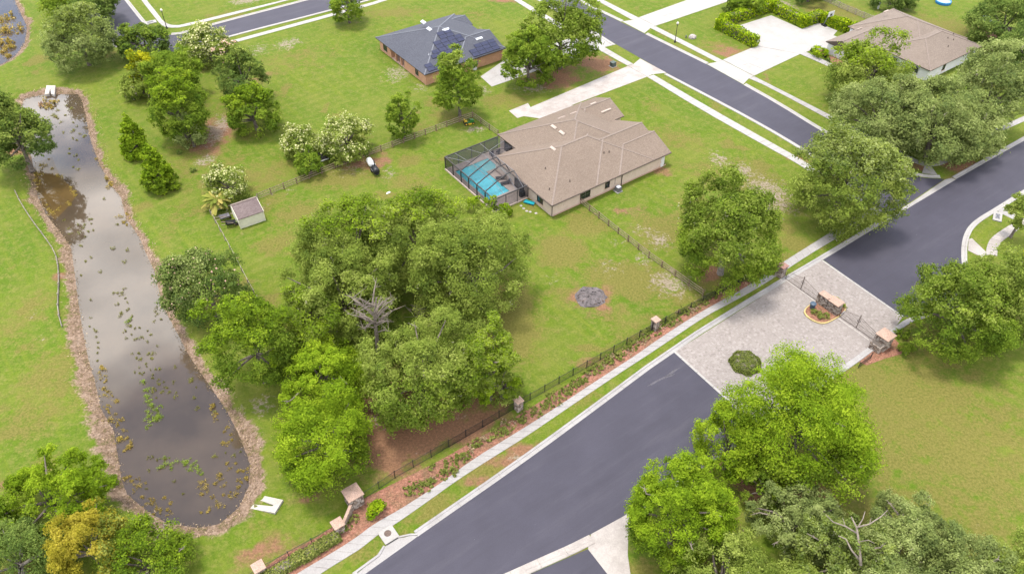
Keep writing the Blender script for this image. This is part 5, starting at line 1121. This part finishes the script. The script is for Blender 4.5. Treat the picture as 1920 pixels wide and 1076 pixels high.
for i in range(1, 65):
    d_ = ed[i+1]-ed[i]; nn = np.array((-d_[1], d_[0]))/np.linalg.norm(d_); xy = tuple(ed[i] + nn*random.uniform(.8, 2.1)); f_ = i/65
    wh_ = 'by the large pillar' if f_ < .2 else 'before the nearest slim pillar' if f_ < .36 else 'between the slim pillars' if f_ < .74 else 'beyond the far slim pillar'; dead_ = random.random() < .3
    shrub_at(('dry brown tuft in the red mulch bed ' if dead_ else 'low loose shrub in the red mulch bed ') + wh_, 0, 0, random.uniform(.4,.95), random.uniform(.25,.5), 'deadgrass' if dead_ else 'bed', 'low_shrub', 'shrub', 220, .17, ('dry tufts in the mulch bed ' if dead_ else 'low shrubs in the mulch bed ') + wh_, xy=xy)
# palmetto
pm = thing('palmetto', 'yellowish palmetto with drooping fronds beside the cream shed', 'palm', (*P2(412,392), 0)); pr = random.Random(8)
MB().tube([(0,0,0),(0,0,1.9)],[.28,.22],7).build('trunk', M['bark'], pm)
for k in range(60):
    a = k*2.4; L = pr.uniform(1.6,2.8); el = pr.uniform(-.1,1.2); mb = MB(); n = 5; base = np.array((0,0,1.9)); w_ = .7
    pts_ = [base + np.array((math.cos(a)*L*t*math.cos(el*(1-t*.4)), math.sin(a)*L*t*math.cos(el*(1-t*.4)), L*(math.sin(el)*t - .55*t*t))) for t in np.linspace(0,1,n)]
    s = np.array((-math.sin(a), math.cos(a), 0)); V = []
    for i, q in enumerate(pts_): ww = w_*math.sin(math.pi*min(1,(i+.4)/n))*.5; V += [tuple(q-s*ww-(0,0,ww*.4)), tuple(q), tuple(q+s*ww-(0,0,ww*.4))]
    mb.add(V, [(3*i+j,3*i+j+1,3*i+j+4,3*i+j+3) for i in range(n-1) for j in range(2)]); o = mb.build('frond', LEAF['palm'], pm); at2 = o.data.attributes.new('tone','FLOAT','POINT'); at2.data.foreach_set('value', [pr.uniform(.1,1)]*len(o.data.vertices))
# clipped hedges
def hedge(label, path, wd, ht, kind, n, leaf=.28, world=False, parts=None):
    P0 = path if world else [P2(*p) for p in path]; t = thing('hedge', label, 'hedge', (*P0[0], 0)); o = np.array(P0[0]); TREE_SEED[0] += 1; rng = np.random.default_rng(TREE_SEED[0])
    pl = np.array(P0)-o; L = plen(pl); PP = []; NN = []; core = MB()
    for a, b in zip(pl[:-1], pl[1:]):
        a, b = np.array(a), np.array(b); l = np.linalg.norm(b-a); d = (b-a)/l; nn = np.array((-d[1], d[0])); m = int(n*l/L)
        core.box((*((a+b)/2), ht*.45), (l+wd*.6, wd*.72, ht*.86), math.atan2(d[1], d[0]))
        u = rng.uniform(-wd/2/l, 1+wd/2/l, m); f = rng.uniform(size=m); pr_ = 2*ht+wd
        s = np.where(f < wd/pr_, 0, np.where(f < (wd+ht)/pr_, 1, -1)); v = rng.uniform(-.5,.5,m); z = rng.uniform(.05,1,m)*ht
        off = np.where(s == 0, v*wd, s*wd/2) + rng.normal(0,.06,m); zz_ = np.where(s == 0, ht, z) + rng.normal(0,.07,m)
        zz_ += .12*np.sin(u*l*1.3+o[0]); PP.append(np.column_stack([a + d*(u*l)[:, None] + nn*off[:, None], zz_]))
        nv = np.where((s == 0)[:, None], np.array((0,0,1.)), np.column_stack([nn[0]*s, nn[1]*s, s*0+.3])); NN.append(unit(nv + rng.normal(size=(m,3))*.45))
        e = int(m*wd*ht/(l*pr_))
        for k, q in ((0, a-d*wd/2), (1, b+d*wd/2)):
            PP.append(np.column_stack([q + nn*rng.uniform(-wd/2,wd/2,e)[:, None], rng.uniform(0,ht,e)])); NN.append(unit(np.column_stack([np.tile(d*(1 if k else -1), (e,1)), np.full(e,.3)]) + rng.normal(size=(e,3))*.45))
    PP = np.concatenate(PP); NN = np.concatenate(NN); core.build('branches', M['bark'], t)
    link('foliage', leaf_mesh('foliage', PP, NN, leaf*rng.uniform(.6,1.4,len(PP)), rng.uniform(0,1,len(PP)), LEAF[kind], .65, rng), t); return t
hedge('tall clipped hedge at the street side of the parking court', [(1410,86),(1350,55),(1357,47),(1441,20),(1449,21),(1504,50),(1532,40)], 1.9, 2.3, 'hedge', 9500, .36)
hedge('short clipped hedge behind the basketball hoop', [(1548,45),(1581,58)], 1.8, 2.3, 'hedge', 2200, .36); hedge('low clipped hedge by the garage of the white house', [(1590,60),(1615,55)], 1.6, 1.5, 'hedge', 1200, .36)
hedge('long low green hedge before the iron fence, upper length beside the small pillar', [mp_(-49.8,2.0), mp_(-53.2,1.95)], 1.15, .85, 'bed', 2600, .19, True); hedge('long low green hedge before the iron fence, lower length at the bottom edge', [mp_(-53.9,2.1), mp_(-58.0,2.0)], 1.2, .85, 'bed', 3000, .19, True)
hedge('leafy tropical shrubs behind the parking court hedge', [(1375,22),(1432,8)], 2.6, 2.6, 'green', 2000, .45)

# ------------------------------------------------------------------ small things
def ring(c, r, n): return [(c[0]+r*math.cos(2*math.pi*k/n), c[1]+r*math.sin(2*math.pi*k/n)) for k in range(n)]
# storm drain on the near kerb
ix = mp_(-44.75, -.98)
si = thing('storm_inlet', 'concrete storm drain box with a brown round manhole cover cut into the kerb', 'storm drain', (*ix, 0), MX)
MB().box((0,0,.08),(1.75,1.75,.20)).build('top_slab', M['white_concrete'], si); MB().lathe((0,.15,.18),[(.40,0),(.40,.025),(.34,.035)],24).build('manhole_cover', M['rust'], si); MB().box((0,-.93,-.01),(1.5,.12,.10)).build('drain_slot', M['black_metal'], si)
sheet('concrete_apron', pxp([(722,1024),(746,1008.5),(758,1007),(772,1003),(784,1004),(777,1009.6),(683,1076.6),(664,1079),(690,1058),(712,1042)]), .02, M['concrete'], th=.1)
for pl in ([(746,1008.5),(770,1003.5),(783,1003),(782,1000.5),(770,1000.5),(747,1005.5)], [(722,1024),(712,1042),(690,1058),(664,1077),(660,1075),(686,1056),(708,1040),(719,1023)]): sheet('kerb', pxp(pl), .13, M['kerb'], th=.2)
def headwall(label, arms, back, chan):
    """drain end: two tapering concrete arms and a back slab round an open channel; outlines in photo positions, tops sloping to the water"""
    c = P2(*back[0]); t = thing('pipe_headwall', label, 'headwall', (*c, 0)); o = np.array(c)
    def solid(name, pl, m, z0=-1.2):
        v = []
        q = [(np.array(P2(x, y, z)) - o, z) for x, y, z in pl]; n = len(q)
        if sum(q[i][0][0]*q[(i+1) % n][0][1] - q[(i+1) % n][0][0]*q[i][0][1] for i in range(n)) < 0: q = q[::-1]
        v = [(*p, z0) for p, z in q] + [(*p, z) for p, z in q]
        MB().add(v, [tuple(range(n-1,-1,-1)), tuple(range(n,2*n))] + [(i,(i+1)%n,n+(i+1)%n,n+i) for i in range(n)]).build(name, M[m], t)
    for a in arms: solid('wing_wall', a, 'headwall')
    solid('end_slab', [(x, y, .34) for x, y in back], 'headwall'); solid('channel_floor', chan, 'rust', -1.3)
headwall('pale concrete drain headwall with two wing walls at the near end of the long pond', [[(486,927,-.1),(530.6,936.4,.335),(513,946,.335),(480.8,935,-.1)], [(475,945,-.1),(512.5,948.5,.335),(515,961,.335),(500,958.5,.2),(469,952.8,-.1)]], [(530.8,936.4),(515,961.2),(511,947.3)], [(484,934,-.5),(512,946.5,-.3),(512,948.5,-.3),(477,944,-.5)])
headwall('pale concrete drain headwall at the far end of the long pond', [[(87,160.5,.335),(93.6,167.5,.335),(91.5,176,-.1),(83.5,177.5,-.1)], [(104,160.8,.335),(102,178,-.1),(95.8,176,-.1),(94.2,167.5,.335)]], [(87,160.3),(104,160.6),(93.9,168)], [(93.5,167.3,-.3),(94.3,167.3,-.3),(96.5,176,-.55),(91,176,-.55)])
def curb_inlet(label, px, py, rz, wd=1.8, d=1.2):
    t = thing('curb_inlet', label, 'storm drain', (*P2(px, py), 0), rz); MB().box((0,0,.08),(wd,d,.18)).build('frame', M['white_concrete'], t); MB().box((0,0,.176),(wd*.55,d*.5,.02)).build('grate', M['aluminium'], t)
    for s in (-1,1): MB().bar((-wd*.25,-d*.2*s,.195),(wd*.25,d*.2*s,.195),.05,.02).build('grate_bar', M['dark_metal'], t)
curb_inlet('white rectangular drain slab in the grass by the right hand corner path', 1870, 407, R(62), 2.6, 1.3); curb_inlet('white rectangular drain slab at the far left street corner', 282, 43, R(30), 2.6, 1.5)
sheet('concrete_apron', pxp([(1873,398),(1880,400),(1888,386),(1878,385),(1868,391)]), .05, M['concrete'], th=.1)
def lamp(label, px, py, h):
    t = thing('street_lamp', label, 'street lamp', (*P2(px, py), 0), 0, 'street lamps with white globes')
    MB().lathe((0,0,0),[(.24,0),(.24,.25),(.13,.5),(.085,.7),(.06,h-.5),(.06,h-.4)],10).build('post', M['black_metal'], t); MB().lathe((0,0,h-.42),[(.05,0),(.16,.04),(.17,.1),(.1,.12)],10).build('collar', M['black_metal'], t)
    MB().lathe((0,0,h-.30),[(.10,0),(.24,.14),(.28,.30),(.22,.48),(.09,.58),(.04,.66)],12).build('globe', M['globe'], t, True)
lamp('black street lamp with white globe between the two driveways across the street', 1265.4, 80, 4.4); lamp('black street lamp with white globe at the far left street corner', 313, 54, 4.3)
t = thing('utility_box', 'grey green utility box on the grass by the brown house driveway', 'utility box', (*P2(1149,124.5), 0), AX)
MB().box((0,0,.45),(1.0,.9,.9)).build('cabinet', M['utility_green'], t); MB().box((0,.02,.93),(1.06,.96,.07)).build('lid', M['utility_green'], t); MB().box((0,0,.03),(1.3,1.2,.06)).build('base', M['concrete'], t)
t = thing('cover_rock', 'pale artificial rock cover on the lawn beside the street lamp', 'rock', (*P2(1298,71.5), 0))
rr = random.Random(2); MB().lathe((0,0,0),[(.85,0),(.82,.35),(.6,.62),(.25,.72)],9).build('shell', M['rock'], t); MB().lathe((.45,.3,0),[(.5,0),(.45,.35),(.2,.48)],7).build('lobe', M['rock'], t)
t = thing('marker_post', 'small dark marker post left of the pale rock cover', 'post', (*P2(1286,72), 0)); MB().box((0,0,.3),(.22,.22,.6)).build('post', M['utility_green'], t); MB().box((0,0,.62),(.26,.26,.06)).build('lid', M['utility_green'], t)
t = thing('basketball_hoop', 'basketball hoop with white backboard at the edge of the parking court', 'basketball hoop', (*P2(1547,50), 0), R(-150))
MB().box((0,-.3,.14),(.8,1.2,.26)).build('base', M['black_plastic'], t); MB().bar((0,-.5,.25),(0,.2,2.9),.13).build('pole', M['aluminium'], t); MB().bar((0,.1,2.3),(0,.65,2.85),.08).build('arm', M['aluminium'], t)
MB().box((0,.72,3.2),(1.8,.06,1.15)).build('backboard', M['white_plastic'], t); MB().box((0,.757,3.05),(.6,.012,.46)).box((0,.765,3.05),(.5,.012,.36)).build('target_square', M['black_plastic'], t)
h = MB(); a = np.linspace(0, 2*math.pi, 17); h.tube([(.23*math.cos(q), 1.02+.23*math.sin(q), 2.85) for q in a], [.02]*17, 5); h.build('rim', M['rust'], t)
t = thing('trampoline', 'round grey trampoline behind the white house', 'trampoline', (*P2(1848,45), 0)); MB().lathe((0,0,.82),[(1.9,0),(1.9,.03)],24).build('mat', M['trampoline'], t)
r_ = MB(); a = np.linspace(0, 2*math.pi, 25); r_.tube([(2.1*math.cos(q), 2.1*math.sin(q), .85) for q in a], [.10]*25, 6); r_.build('ring', M['blue_grey'], t)
for k in range(6): MB().bar((2.05*math.cos(k*1.047),2.05*math.sin(k*1.047),0),(2.05*math.cos(k*1.047),2.05*math.sin(k*1.047),.85),.07).build('leg', M['aluminium'], t)
t = thing('paddling_pool', 'round blue paddling pool on the lawn at the top edge', 'paddling pool', (*P2(1768,6), 0)); MB().lathe((0,0,0),[(1.75,0),(1.8,.3),(1.75,.62),(1.62,.64),(1.58,.45)],24).build('wall', M['blue'], t); MB().lathe((0,0,.46),[(1.57,0),(1.57,.012)],24).build('water', M['pool_tile'], t)
# air conditioner
t = thing('air_conditioner', 'grey air conditioner unit on a pad against the house wall', 'air conditioner', (*bl(13.4,-.95), 0), AX)
MB().box((0,0,.05),(1.2,1.2,.1)).build('pad', M['concrete'], t); MB().box((0,0,.52),(.86,.86,.82)).build('cabinet', M['aluminium'], t)
for k in range(5): MB().box((0,-.44,.22+k*.14),(.8,.03,.05)).build('louvre', M['grey_plastic'], t)
MB().lathe((0,0,.93),[(.38,0),(.38,.03),(.3,.06),(.1,.07)],16).build('fan_guard', M['pale_vent'], t)
# turquoise play slide lying by the wall
t = thing('toy_slide', 'turquoise plastic toy lying in the grass by the screened pool corner', 'toy', (*bl(-.9,5.0), 0), AX+R(-60))
MB().prism([(-.9,-.28),(.9,-.28),(.9,.28),(-.9,.28)],.12,.24).build('chute', M['cyan'], t)
for s in (-1,1): MB().bar((-.9,s*.3,.28),(.9,s*.3,.28),.09,.2).build('side_rail', M['cyan'], t); MB().box((.78,s*.2,.06),(.1,.1,.14)).build('foot', M['cyan'], t)
for k, (x, y) in enumerate([(977,386),(982,391),(987.5,396),(994,397.5),(1005,400)]):
    t = thing('stepping_stone', 'pale stepping stone in the grass beside the pool screen', 'stepping stone', (*P2(x,y), 0), 0, 'stepping stones by the pool screen'); MB().lathe((0,0,0),[(.24,0),(.25,.03),(.2,.045)],9).build('disc', M['rock'], t)
t = thing('waste_bin', 'dark blue lidded bin on the island next to the monument', 'bin', (*gp(-1.9,-6.6), .14), AX); MB().lathe((0,0,0),[(.32,0),(.42,.75),(.44,.8)],12).build('body', M['blue_grey'], t); MB().lathe((0,0,.8),[(.46,0),(.44,.1),(.25,.2)],12).build('lid', M['blue_grey'], t); MB().bar((-.3,0,.7),(-.55,0,.95),.06).build('handle', M['black_metal'], t)
# ride-on mower
t = thing('riding_mower', 'green riding mower with a yellow seat parked in the fence corner', 'mower', (*P2(879,233), 0), R(20))
MB().box((.1,0,.45),(1.7,.7,.18)).build('chassis', M['green_paint'], t); MB().add([(.2,-.32,.5),(1.0,-.3,.5),(1.0,.3,.5),(.2,.32,.5),(.25,-.28,.98),(.92,-.24,.85),(.92,.24,.85),(.25,.28,.98)],[(4,5,6,7),(0,1,5,4),(1,2,6,5),(2,3,7,6),(3,0,4,7)]).build('hood', M['green_paint'], t)
s = MB().box((-.55,0,.74),(.5,.5,.12)).build('seat', M['yellow_seat'], t); MB().box((-.82,0,.98),(.1,.5,.42)).build('backrest', M['yellow_seat'], t); MB().prism(ring((.15,0),.62,10),.16,.32).build('mower_deck', M['yellow_seat'], t)
for x, r_, y in ((-.62,.33,.44),(-.62,.33,-.44),(.78,.24,.4),(.78,.24,-.4)):
    m_ = MB(); m_.tube([(x,y-.11,r_),(x,y+.11,r_)],[r_,r_],14); o = m_.build('wheel', M['rubber'], t); MB().tube([(x,y-.125,r_),(x,y+.125,r_)],[r_*.5,r_*.5],10).build('rim', M['yellow_seat'], o)
MB().bar((.1,0,.95),(-.1,0,1.15),.04).build('steering_column', M['black_metal'], t); w_ = MB(); a = np.linspace(0,2*math.pi,13); w_.tube([(-.12+.10*math.cos(q),.19*math.sin(q),1.16+.13*math.cos(q)) for q in a],[.02]*13,5); w_.build('steering_wheel', M['black_metal'], t)
# smoker trailer: white tank and black barrel
t = thing('smoker_grill', 'white tank and black barrel grill on small wheels out on the lawn', 'barrel grill', (*P2(701,321), 0), R(-63))
MB().tube([(-1.95,.0,.75),(-1.75,0,.75),(-.45,0,.75),(-.25,0,.75)],[.2,.42,.42,.2],14).build('white_tank', M['white_plastic'], t, True); MB().tube([(.15,0,.72),(.25,0,.72),(1.35,0,.72),(1.45,0,.72)],[.36,.46,.46,.36],14).build('black_barrel', M['black_plastic'], t, True)
MB().box((-.05,0,.42),(3.3,.5,.08)).build('frame', M['black_metal'], t); MB().box((-.05,.15,.85),(.35,.35,.5)).build('firebox', M['pale_vent'], t); MB().lathe((.35,.1,1.1),[(.08,0),(.08,.6),(.11,.6),(.11,.66)],8).build('chimney', M['black_metal'], t); MB().bar((.4,-.48,.85),(1.2,-.48,.85),.04).build('handle', M['aluminium'], t)
for y in (-.34,.34):
    m_ = MB(); m_.tube([(.1,y-.07,.26),(.1,y+.07,.26)],[.26,.26],12); m_.build('wheel', M['rubber'], t)
MB().box((-1.75,0,.2),(.06,.06,.4)).build('leg', M['black_metal'], t); t.scale = (1.3, 1.3, 1.3)
t = thing('cloth_scrap', 'small white scrap lying on the lawn above the grove', 'scrap', (*P2(728,362), 0), .5); MB().add([(-.45,-.2,.03),(.1,-.26,.10),(.42,-.05,.05),(.3,.22,.12),(-.2,.2,.04),(-.05,0,.18)],[(0,1,5),(1,2,5),(2,3,5),(3,4,5),(4,0,5)]).build('cloth', M['white_plastic'], t)
# wheelbarrows
def barrow(label, px, py, rz, m):
    t = thing('wheelbarrow', label, 'wheelbarrow', (*P2(px,py), 0), rz, 'wheelbarrows beside the shed')
    MB().add([(-.35,-.25,.38),(.4,-.2,.35),(.4,.2,.35),(-.35,.25,.38),(-.5,-.42,.68),(.72,-.36,.66),(.72,.36,.66),(-.5,.42,.68)],[(3,2,1,0),(0,1,5,4),(1,2,6,5),(2,3,7,6),(3,0,4,7)]).build('tray', M[m], t)
    for s in (-1,1): MB().bar((.75,s*.08,.25),(-1.0,s*.32,.62),.05).build('handle', M['wood'], t); MB().bar((-.35,s*.25,.42),(-.45,s*.28,0),.04).build('leg', M['black_metal'], t)
    MB().tube([(.72,-.05,.2),(.72,.05,.2)],[.2,.2],12).build('wheel', M['rubber'], t); t.scale = (1.3, 1.3, 1.3)
barrow('grey wheelbarrow in the tall grass left of the shed', 421, 413, R(30), 'grey_plastic'); barrow('black wheelbarrow nearest the shed wall', 433, 424, R(15), 'black_plastic')
# tarp heap with a white board
t = thing('tarp_heap', 'low dark tarpaulin heap by the rail fence', 'heap', (*P2(604,294), 0)); rr = random.Random(5); v = []
for q, (r_, z) in enumerate(((1.3,0),(1.15,.4),(.75,.75),(.3,.85))):
    v += [(r_*math.cos(k*.7)*rr.uniform(.8,1.15), r_*math.sin(k*.7)*rr.uniform(.7,1.0), z*rr.uniform(.8,1.15)) for k in range(9)]
MB().add(v, [(i*9+k,i*9+(k+1)%9,(i+1)*9+(k+1)%9,(i+1)*9+k) for i in range(3) for k in range(9)]+[tuple(range(27,36))]).build('tarp', M['tarp'], t)
t = thing('plank', 'white plank leaning on the dark tarpaulin heap', 'plank', (*P2(609,302), 0), R(22)); MB().bar((-.8,0,.1),(.8,0,.35),.28,.06).build('board', M['white_plastic'], t)
t = thing('white_post', 'white marker on the dim lawn behind the white house', 'post', (*P2(1646,17), 0)); MB().box((0,0,.7),(.35,.3,1.4)).build('post', M['white_plastic'], t); MB().box((0,0,1.45),(.42,.36,.08)).build('lid', M['white_plastic'], t)
for i, (x, y, lb) in enumerate([(1547,108,'dark planter pot right of the round bush'),(1553,116,'dark planter pot farthest along the white garage wall')]):
    t = thing('planter_pot', lb, 'pot', (*P2(x,y), 0)); MB().lathe((0,0,0),[(.22,0),(.34,.5),(.36,.55),(.3,.5)],10).build('pot', M['black_plastic'], t); MB().lathe((0,0,.45),[(.3,0),(.2,.35),(.05,.5)],7).build('plant', LEAF['dark'], t)
# ash heap on the lawn
t = thing('ash_heap', 'round grey ash heap with charred wood burned into the lawn', 'ash heap', (*P2(1108,557), 0)); rr = random.Random(6); v = []; n = 22
rx = 1.0
for q, (r_, z) in enumerate(((2.35,.0),(2.05,.10),(1.5,.22),(.85,.34),(.3,.36))): v += [(r_*math.cos(2*math.pi*k/n)*rr.uniform(.86,1.1), r_*math.sin(2*math.pi*k/n)*rr.uniform(.86,1.1), z*rr.uniform(.7,1.3)) for k in range(n)]
M['ash'] = mat('ash', (.150,.130,.130), .95, .3, 2.2, .8, fine=7)
MB().add(v, [(i*n+k,i*n+(k+1)%n,(i+1)*n+(k+1)%n,(i+1)*n+k) for i in range(4) for k in range(n)]+[tuple(range(4*n,5*n))]).build('ash', M['ash'], t, True)
for k in range(70):
    a = rr.uniform(0,6.3); r_ = 1.95*math.sqrt(rr.random()); p = np.array((r_*math.cos(a), r_*math.sin(a)*.95, .30*(1-r_/2.6)+.05)); d = np.array((rr.gauss(0,1), rr.gauss(0,1), rr.gauss(.1,.25))); d /= np.linalg.norm(d); L = rr.uniform(.15,.55)
    MB().bar(tuple(p-d*L/2), tuple(p+d*L/2), rr.uniform(.05,.13)).build('charred_stick', M[rr.choice(['charcoal','charcoal','stone_dark','ash'])], t)
# white sand stones scattered near the ash
# ------------------------------------------------------------------ pond plants
def tuft_mesh(name, rng, r, h, n, kind, leaf, flat=.4):
    d = unit(rng.normal(size=(n,3))*np.array((1,1,.6))+np.array((0,-.2,.75))); m = 5
    ce = rng.normal(size=(m,2))*.48*r; k = rng.integers(0, m, n); sp = rng.uniform(.12,.34,m)*r
    P = np.column_stack([ce[k] + rng.normal(size=(n,2))*sp[k][:, None], h*rng.uniform(.03,1,n)*rng.uniform(.4,1,m)[k]])
    return leaf_mesh(name, P, d, leaf*rng.uniform(.6,1.5,n), rng.uniform(0,1,n), LEAF[kind], flat, rng)
rng = np.random.default_rng(77); TM = {}
for kd in ('reed','reed_orange','reed_green','reed_pink'):
    TM[kd] = [tuft_mesh('water_plant', rng, 1.0, .85, 170, kd, .26) for _ in range(9)]
pond_poly = PONDS[0]
def where_(px, py):
    v = 'at its far end' if py < 330 else 'in its far half' if py < 520 else 'in its middle reach' if py < 780 else 'at its near end'
    c = 95 + (py-180)*.30; u = 'by the left shore' if px < c - 25 - py*.03 else 'by the right shore' if px > c + 25 + py*.06 else 'out in open water'
    return v, u
def tuft(px, py, wpx, kind, label, group, k=1.0):
    if label in (l1, l2, l3):
        v, u = where_(px, py); label = label.replace(' standing in the shallow edge of the long pond',' in the long pond').replace(' of water weed standing in the long pond',' in the long pond').replace(' of water weed in the middle of the long pond',' of weed in the long pond') + ', ' + v.replace('its ','').replace('in far half','far half').replace('in middle reach','middle').replace('at near end','near end').replace('at far end','far end') + ', ' + u; group = group + ' ' + v + ' ' + u
    p = P2(px, py, WZ); s = FPX/depth(p[0], p[1], WZ); r = wpx/2/s*k*random.uniform(.75,1.2)
    o = link('water_plant', TM[kind][random.randrange(9)], None, (*p, WZ-.03), random.uniform(0,6.28)); o.scale = (r, r*random.uniform(.75,1.1), max(.35, r*.9)); setp(o, label, 'water plant', group)
random.seed(21)
G1 = 'small yellow green tufts in the long pond'; l1 = 'small yellow green tuft of water weed standing in the long pond'
G2 = 'orange brown reed clumps in the long pond'; l2 = 'orange brown reed clump standing in the shallow edge of the long pond'
G3 = 'bright green weed clumps in the long pond'; l3 = 'bright green clump of water weed in the middle of the long pond'
yellow = [(214,549),(227,549),(236,558),(222,571),(238,567),(228,585),(240,582),(225,592),(247,594),(168,565),(170,596),(167,611),(178,619),(180,633),(184,643),(185,652),(184,663),(182,678),(237,620),(237,634),(246,627),(255,617),(262,615),(265,631),(276,622),(282,627),(256,636),(277,640),(247,664),(261,662),(257,671),(266,673),(278,664),(287,663),(286,671),(294,649),(292,577),(293,589),(290,582),(302,599),(291,601),(276,682),(274,688),(281,693),(291,692),(300,691),(329,687),(253,698),(260,700),(268,703),(286,703),(296,712),(297,719),(307,716),(285,711),(289,727),(286,735),(305,735),(317,734),(308,726),(330,738),(326,716),(357,712),(355,716),(367,726),(359,709),(365,745),(369,763),(312,727),(294,745),(325,746),(227,553),(220,551),(244,612),(261,690),(271,700),(293,732),
 (146,423),(157,422),(165,434),(155,428),(150,438),(161,445),(168,413),(174,432),(172,420),(130,430),(119,412),(131,440),(153,460),(170,412),(220,420),(236,470),(212,468),(163,491),(236,491),(189,511),(170,483),(154,515),(195,376),(138,313),(147,318),(131,280),(129,287),(143,291),(149,300),(104,220),(98,216),(108,224),(113,229),(100,243),(118,250),(133,205),(123,215),(138,230),(147,236),(136,246),(125,200),(110,206),(152,252),(145,262),(160,256),(137,259),(233,540),(286,515),
 (278,857),(288,858),(303,877),(309,860),(328,904),(342,925),(275,915),(310,863),(295,862),(280,879),(400,855),(424,848),(437,853),(450,846),(425,768),(372,766),(402,772)]
for x, y in yellow: tuft(x+random.uniform(-1.5,1.5), y+random.uniform(-1.5,1.5), random.uniform(5,10), 'reed', l1, G1)
orange = [(195,690),(188,698),(192,706),(195,716),(197,725),(202,735),(196,740),(207,742),(203,760),(200,768),(206,771),(214,755),(208,785),(215,792),(222,795),(228,788),(233,806),(229,818),(238,822),(242,833),(228,826),(246,838),(235,845),(241,897),(233,893),(246,905),(258,900),(262,911),(250,920),(268,930),(280,934),(290,940),(284,946),(296,955),(308,935),(317,943),(316,955),(318,962),(275,945),(290,962),(300,955),(398,762),(405,775),(402,788),(420,806),(432,818),(427,830),(434,826),(420,832),(426,870),(440,872),(432,880),(447,883),(408,893),(416,900),(421,910),(404,908),(378,906),(384,915),(374,928),(402,932),(410,945),(428,930),(420,926),(446,900),(452,905),(462,896),(450,912),(455,885),(465,880),(374,958),(390,957),(425,800),(440,925),(433,920),(208,348),(213,342),(200,338),(205,352),(226,405),(232,415),(240,400),(245,410),(238,420),(192,308),(198,318),(181,298)]
for x, y in orange: tuft(x+random.uniform(-2,2), y+random.uniform(-2,2), random.uniform(9,17), 'reed_orange', l2, G2)
green = [(238,602),(244,600),(270,716),(275,728),(278,742),(281,752),(284,763),(294,770),(300,778),(290,786),(285,788),(302,762),(310,885-10),(308,860),(326,867),(322,880),(345,870),(352,866),(360,870),(365,878),(355,880),(372,884),(378,888),(276,786),(280,775),(296,781),(278,800)]
for x, y in green: tuft(x+random.uniform(-1.5,1.5), y+random.uniform(-1.5,1.5), random.uniform(11,17), 'reed_green', l3, G3)
for x, y, w_, k_ in [(78,197,22,'reed_pink'),(90,193,24,'reed_orange'),(102,192,18,'reed_orange'),(85,200,20,'reed_pink'),(97,200,18,'reed_orange')]: tuft(x, y, w_, k_, 'mat of reddish and orange reeds at the far end of the long pond', 'reddish reed mat at the far end of the long pond')
for x, y, w_ in [(10,35,26),(8,38,20),(20,56,34),(36,53,26),(4,60,28),(12,84,36),(22,90,26),(4,98,26),(14,108,20),(30,64,10),(28,80,8)]: tuft(x, y, w_, 'reed_orange', 'rusty reed mat in the far pond at the top left corner', 'reed mats in the far pond')
# brown shallow with weed patches under the left shore
sh_px = [(66,305),(98,295),(112,330),(135,352),(143,368),(130,385),(118,398),(104,412),(92,402),(80,385),(70,360),(62,335)]
sheet('shallow_water', pxp(sh_px, WZ), WZ+.012, M['shallow'])
sp_ = np.array(pxp(sh_px, WZ)); 
for k in range(34):
    a, b = random.choice(list(zip(sh_px, sh_px[1:]+sh_px[:1]))); f = random.random(); x, y = a[0]+(b[0]-a[0])*f, a[1]+(b[1]-a[1])*f; c_ = random.uniform(0,.3); tuft(x+(100-x)*c_, y+(350-y)*c_, random.uniform(6,12), 'reed_orange', 'yellow weed clump in the brown shallow by the left shore', 'weed clumps in the brown shallow')
# dead grass standing on the pond banks
rng = np.random.default_rng(5); PP = []
for poly, n in ((PONDS[0], 7000), (PONDS[1], 3000)):
    e = np.roll(poly, -1, 0)-poly; L = np.hypot(*e.T); i = rng.choice(len(poly), n, p=L/L.sum()); f = rng.uniform(size=(n,1)); q = poly[i]+e[i]*f
    nn = np.stack([e[i][:,1], -e[i][:,0]], 1)/L[i][:,None]; q = q + nn*rng.normal(.5,.7,(n,1))*(1 if sum(poly[k][0]*poly[k-1][1]-poly[k-1][0]*poly[k][1] for k in range(len(poly))) < 0 else -1); PP.append(q)
PP = np.concatenate(PP); z, s_ = ground_z(PP); k = (s_ > -.5) & (s_ < 3.2); PP, z = PP[k], z[k]; n = len(PP)
P = np.column_stack([PP, z+rng.uniform(.02,.28,n)]); Nn = unit(rng.normal(size=(n,3))*np.array((1,1,.7))+np.array((0,0,.5)))
setp(link('bank_grass', leaf_mesh('bank_grass', P, Nn, rng.uniform(.12,.36,n), rng.uniform(0,1,n), LEAF['deadgrass'], .35, rng)), kind='stuff')

# every hard surface and the lawn: one common trim of reflectance (the exposure is set for the foliage)
for m in D.materials:
    t = m.node_tree; b = t.nodes.get('Principled BSDF') if t else None
    if not b: continue
    i = b.inputs['Base Color']; k = .62
    if i.is_linked:
        f = i.links[0].from_socket; n = t.nodes.new('ShaderNodeMix'); n.data_type = 'RGBA'; n.blend_type = 'MULTIPLY'; n.inputs[0].default_value = 1; n.inputs[7].default_value = (k, k, k, 1)
        t.links.new(f, n.inputs[6]); t.links.new(n.outputs[2], i)
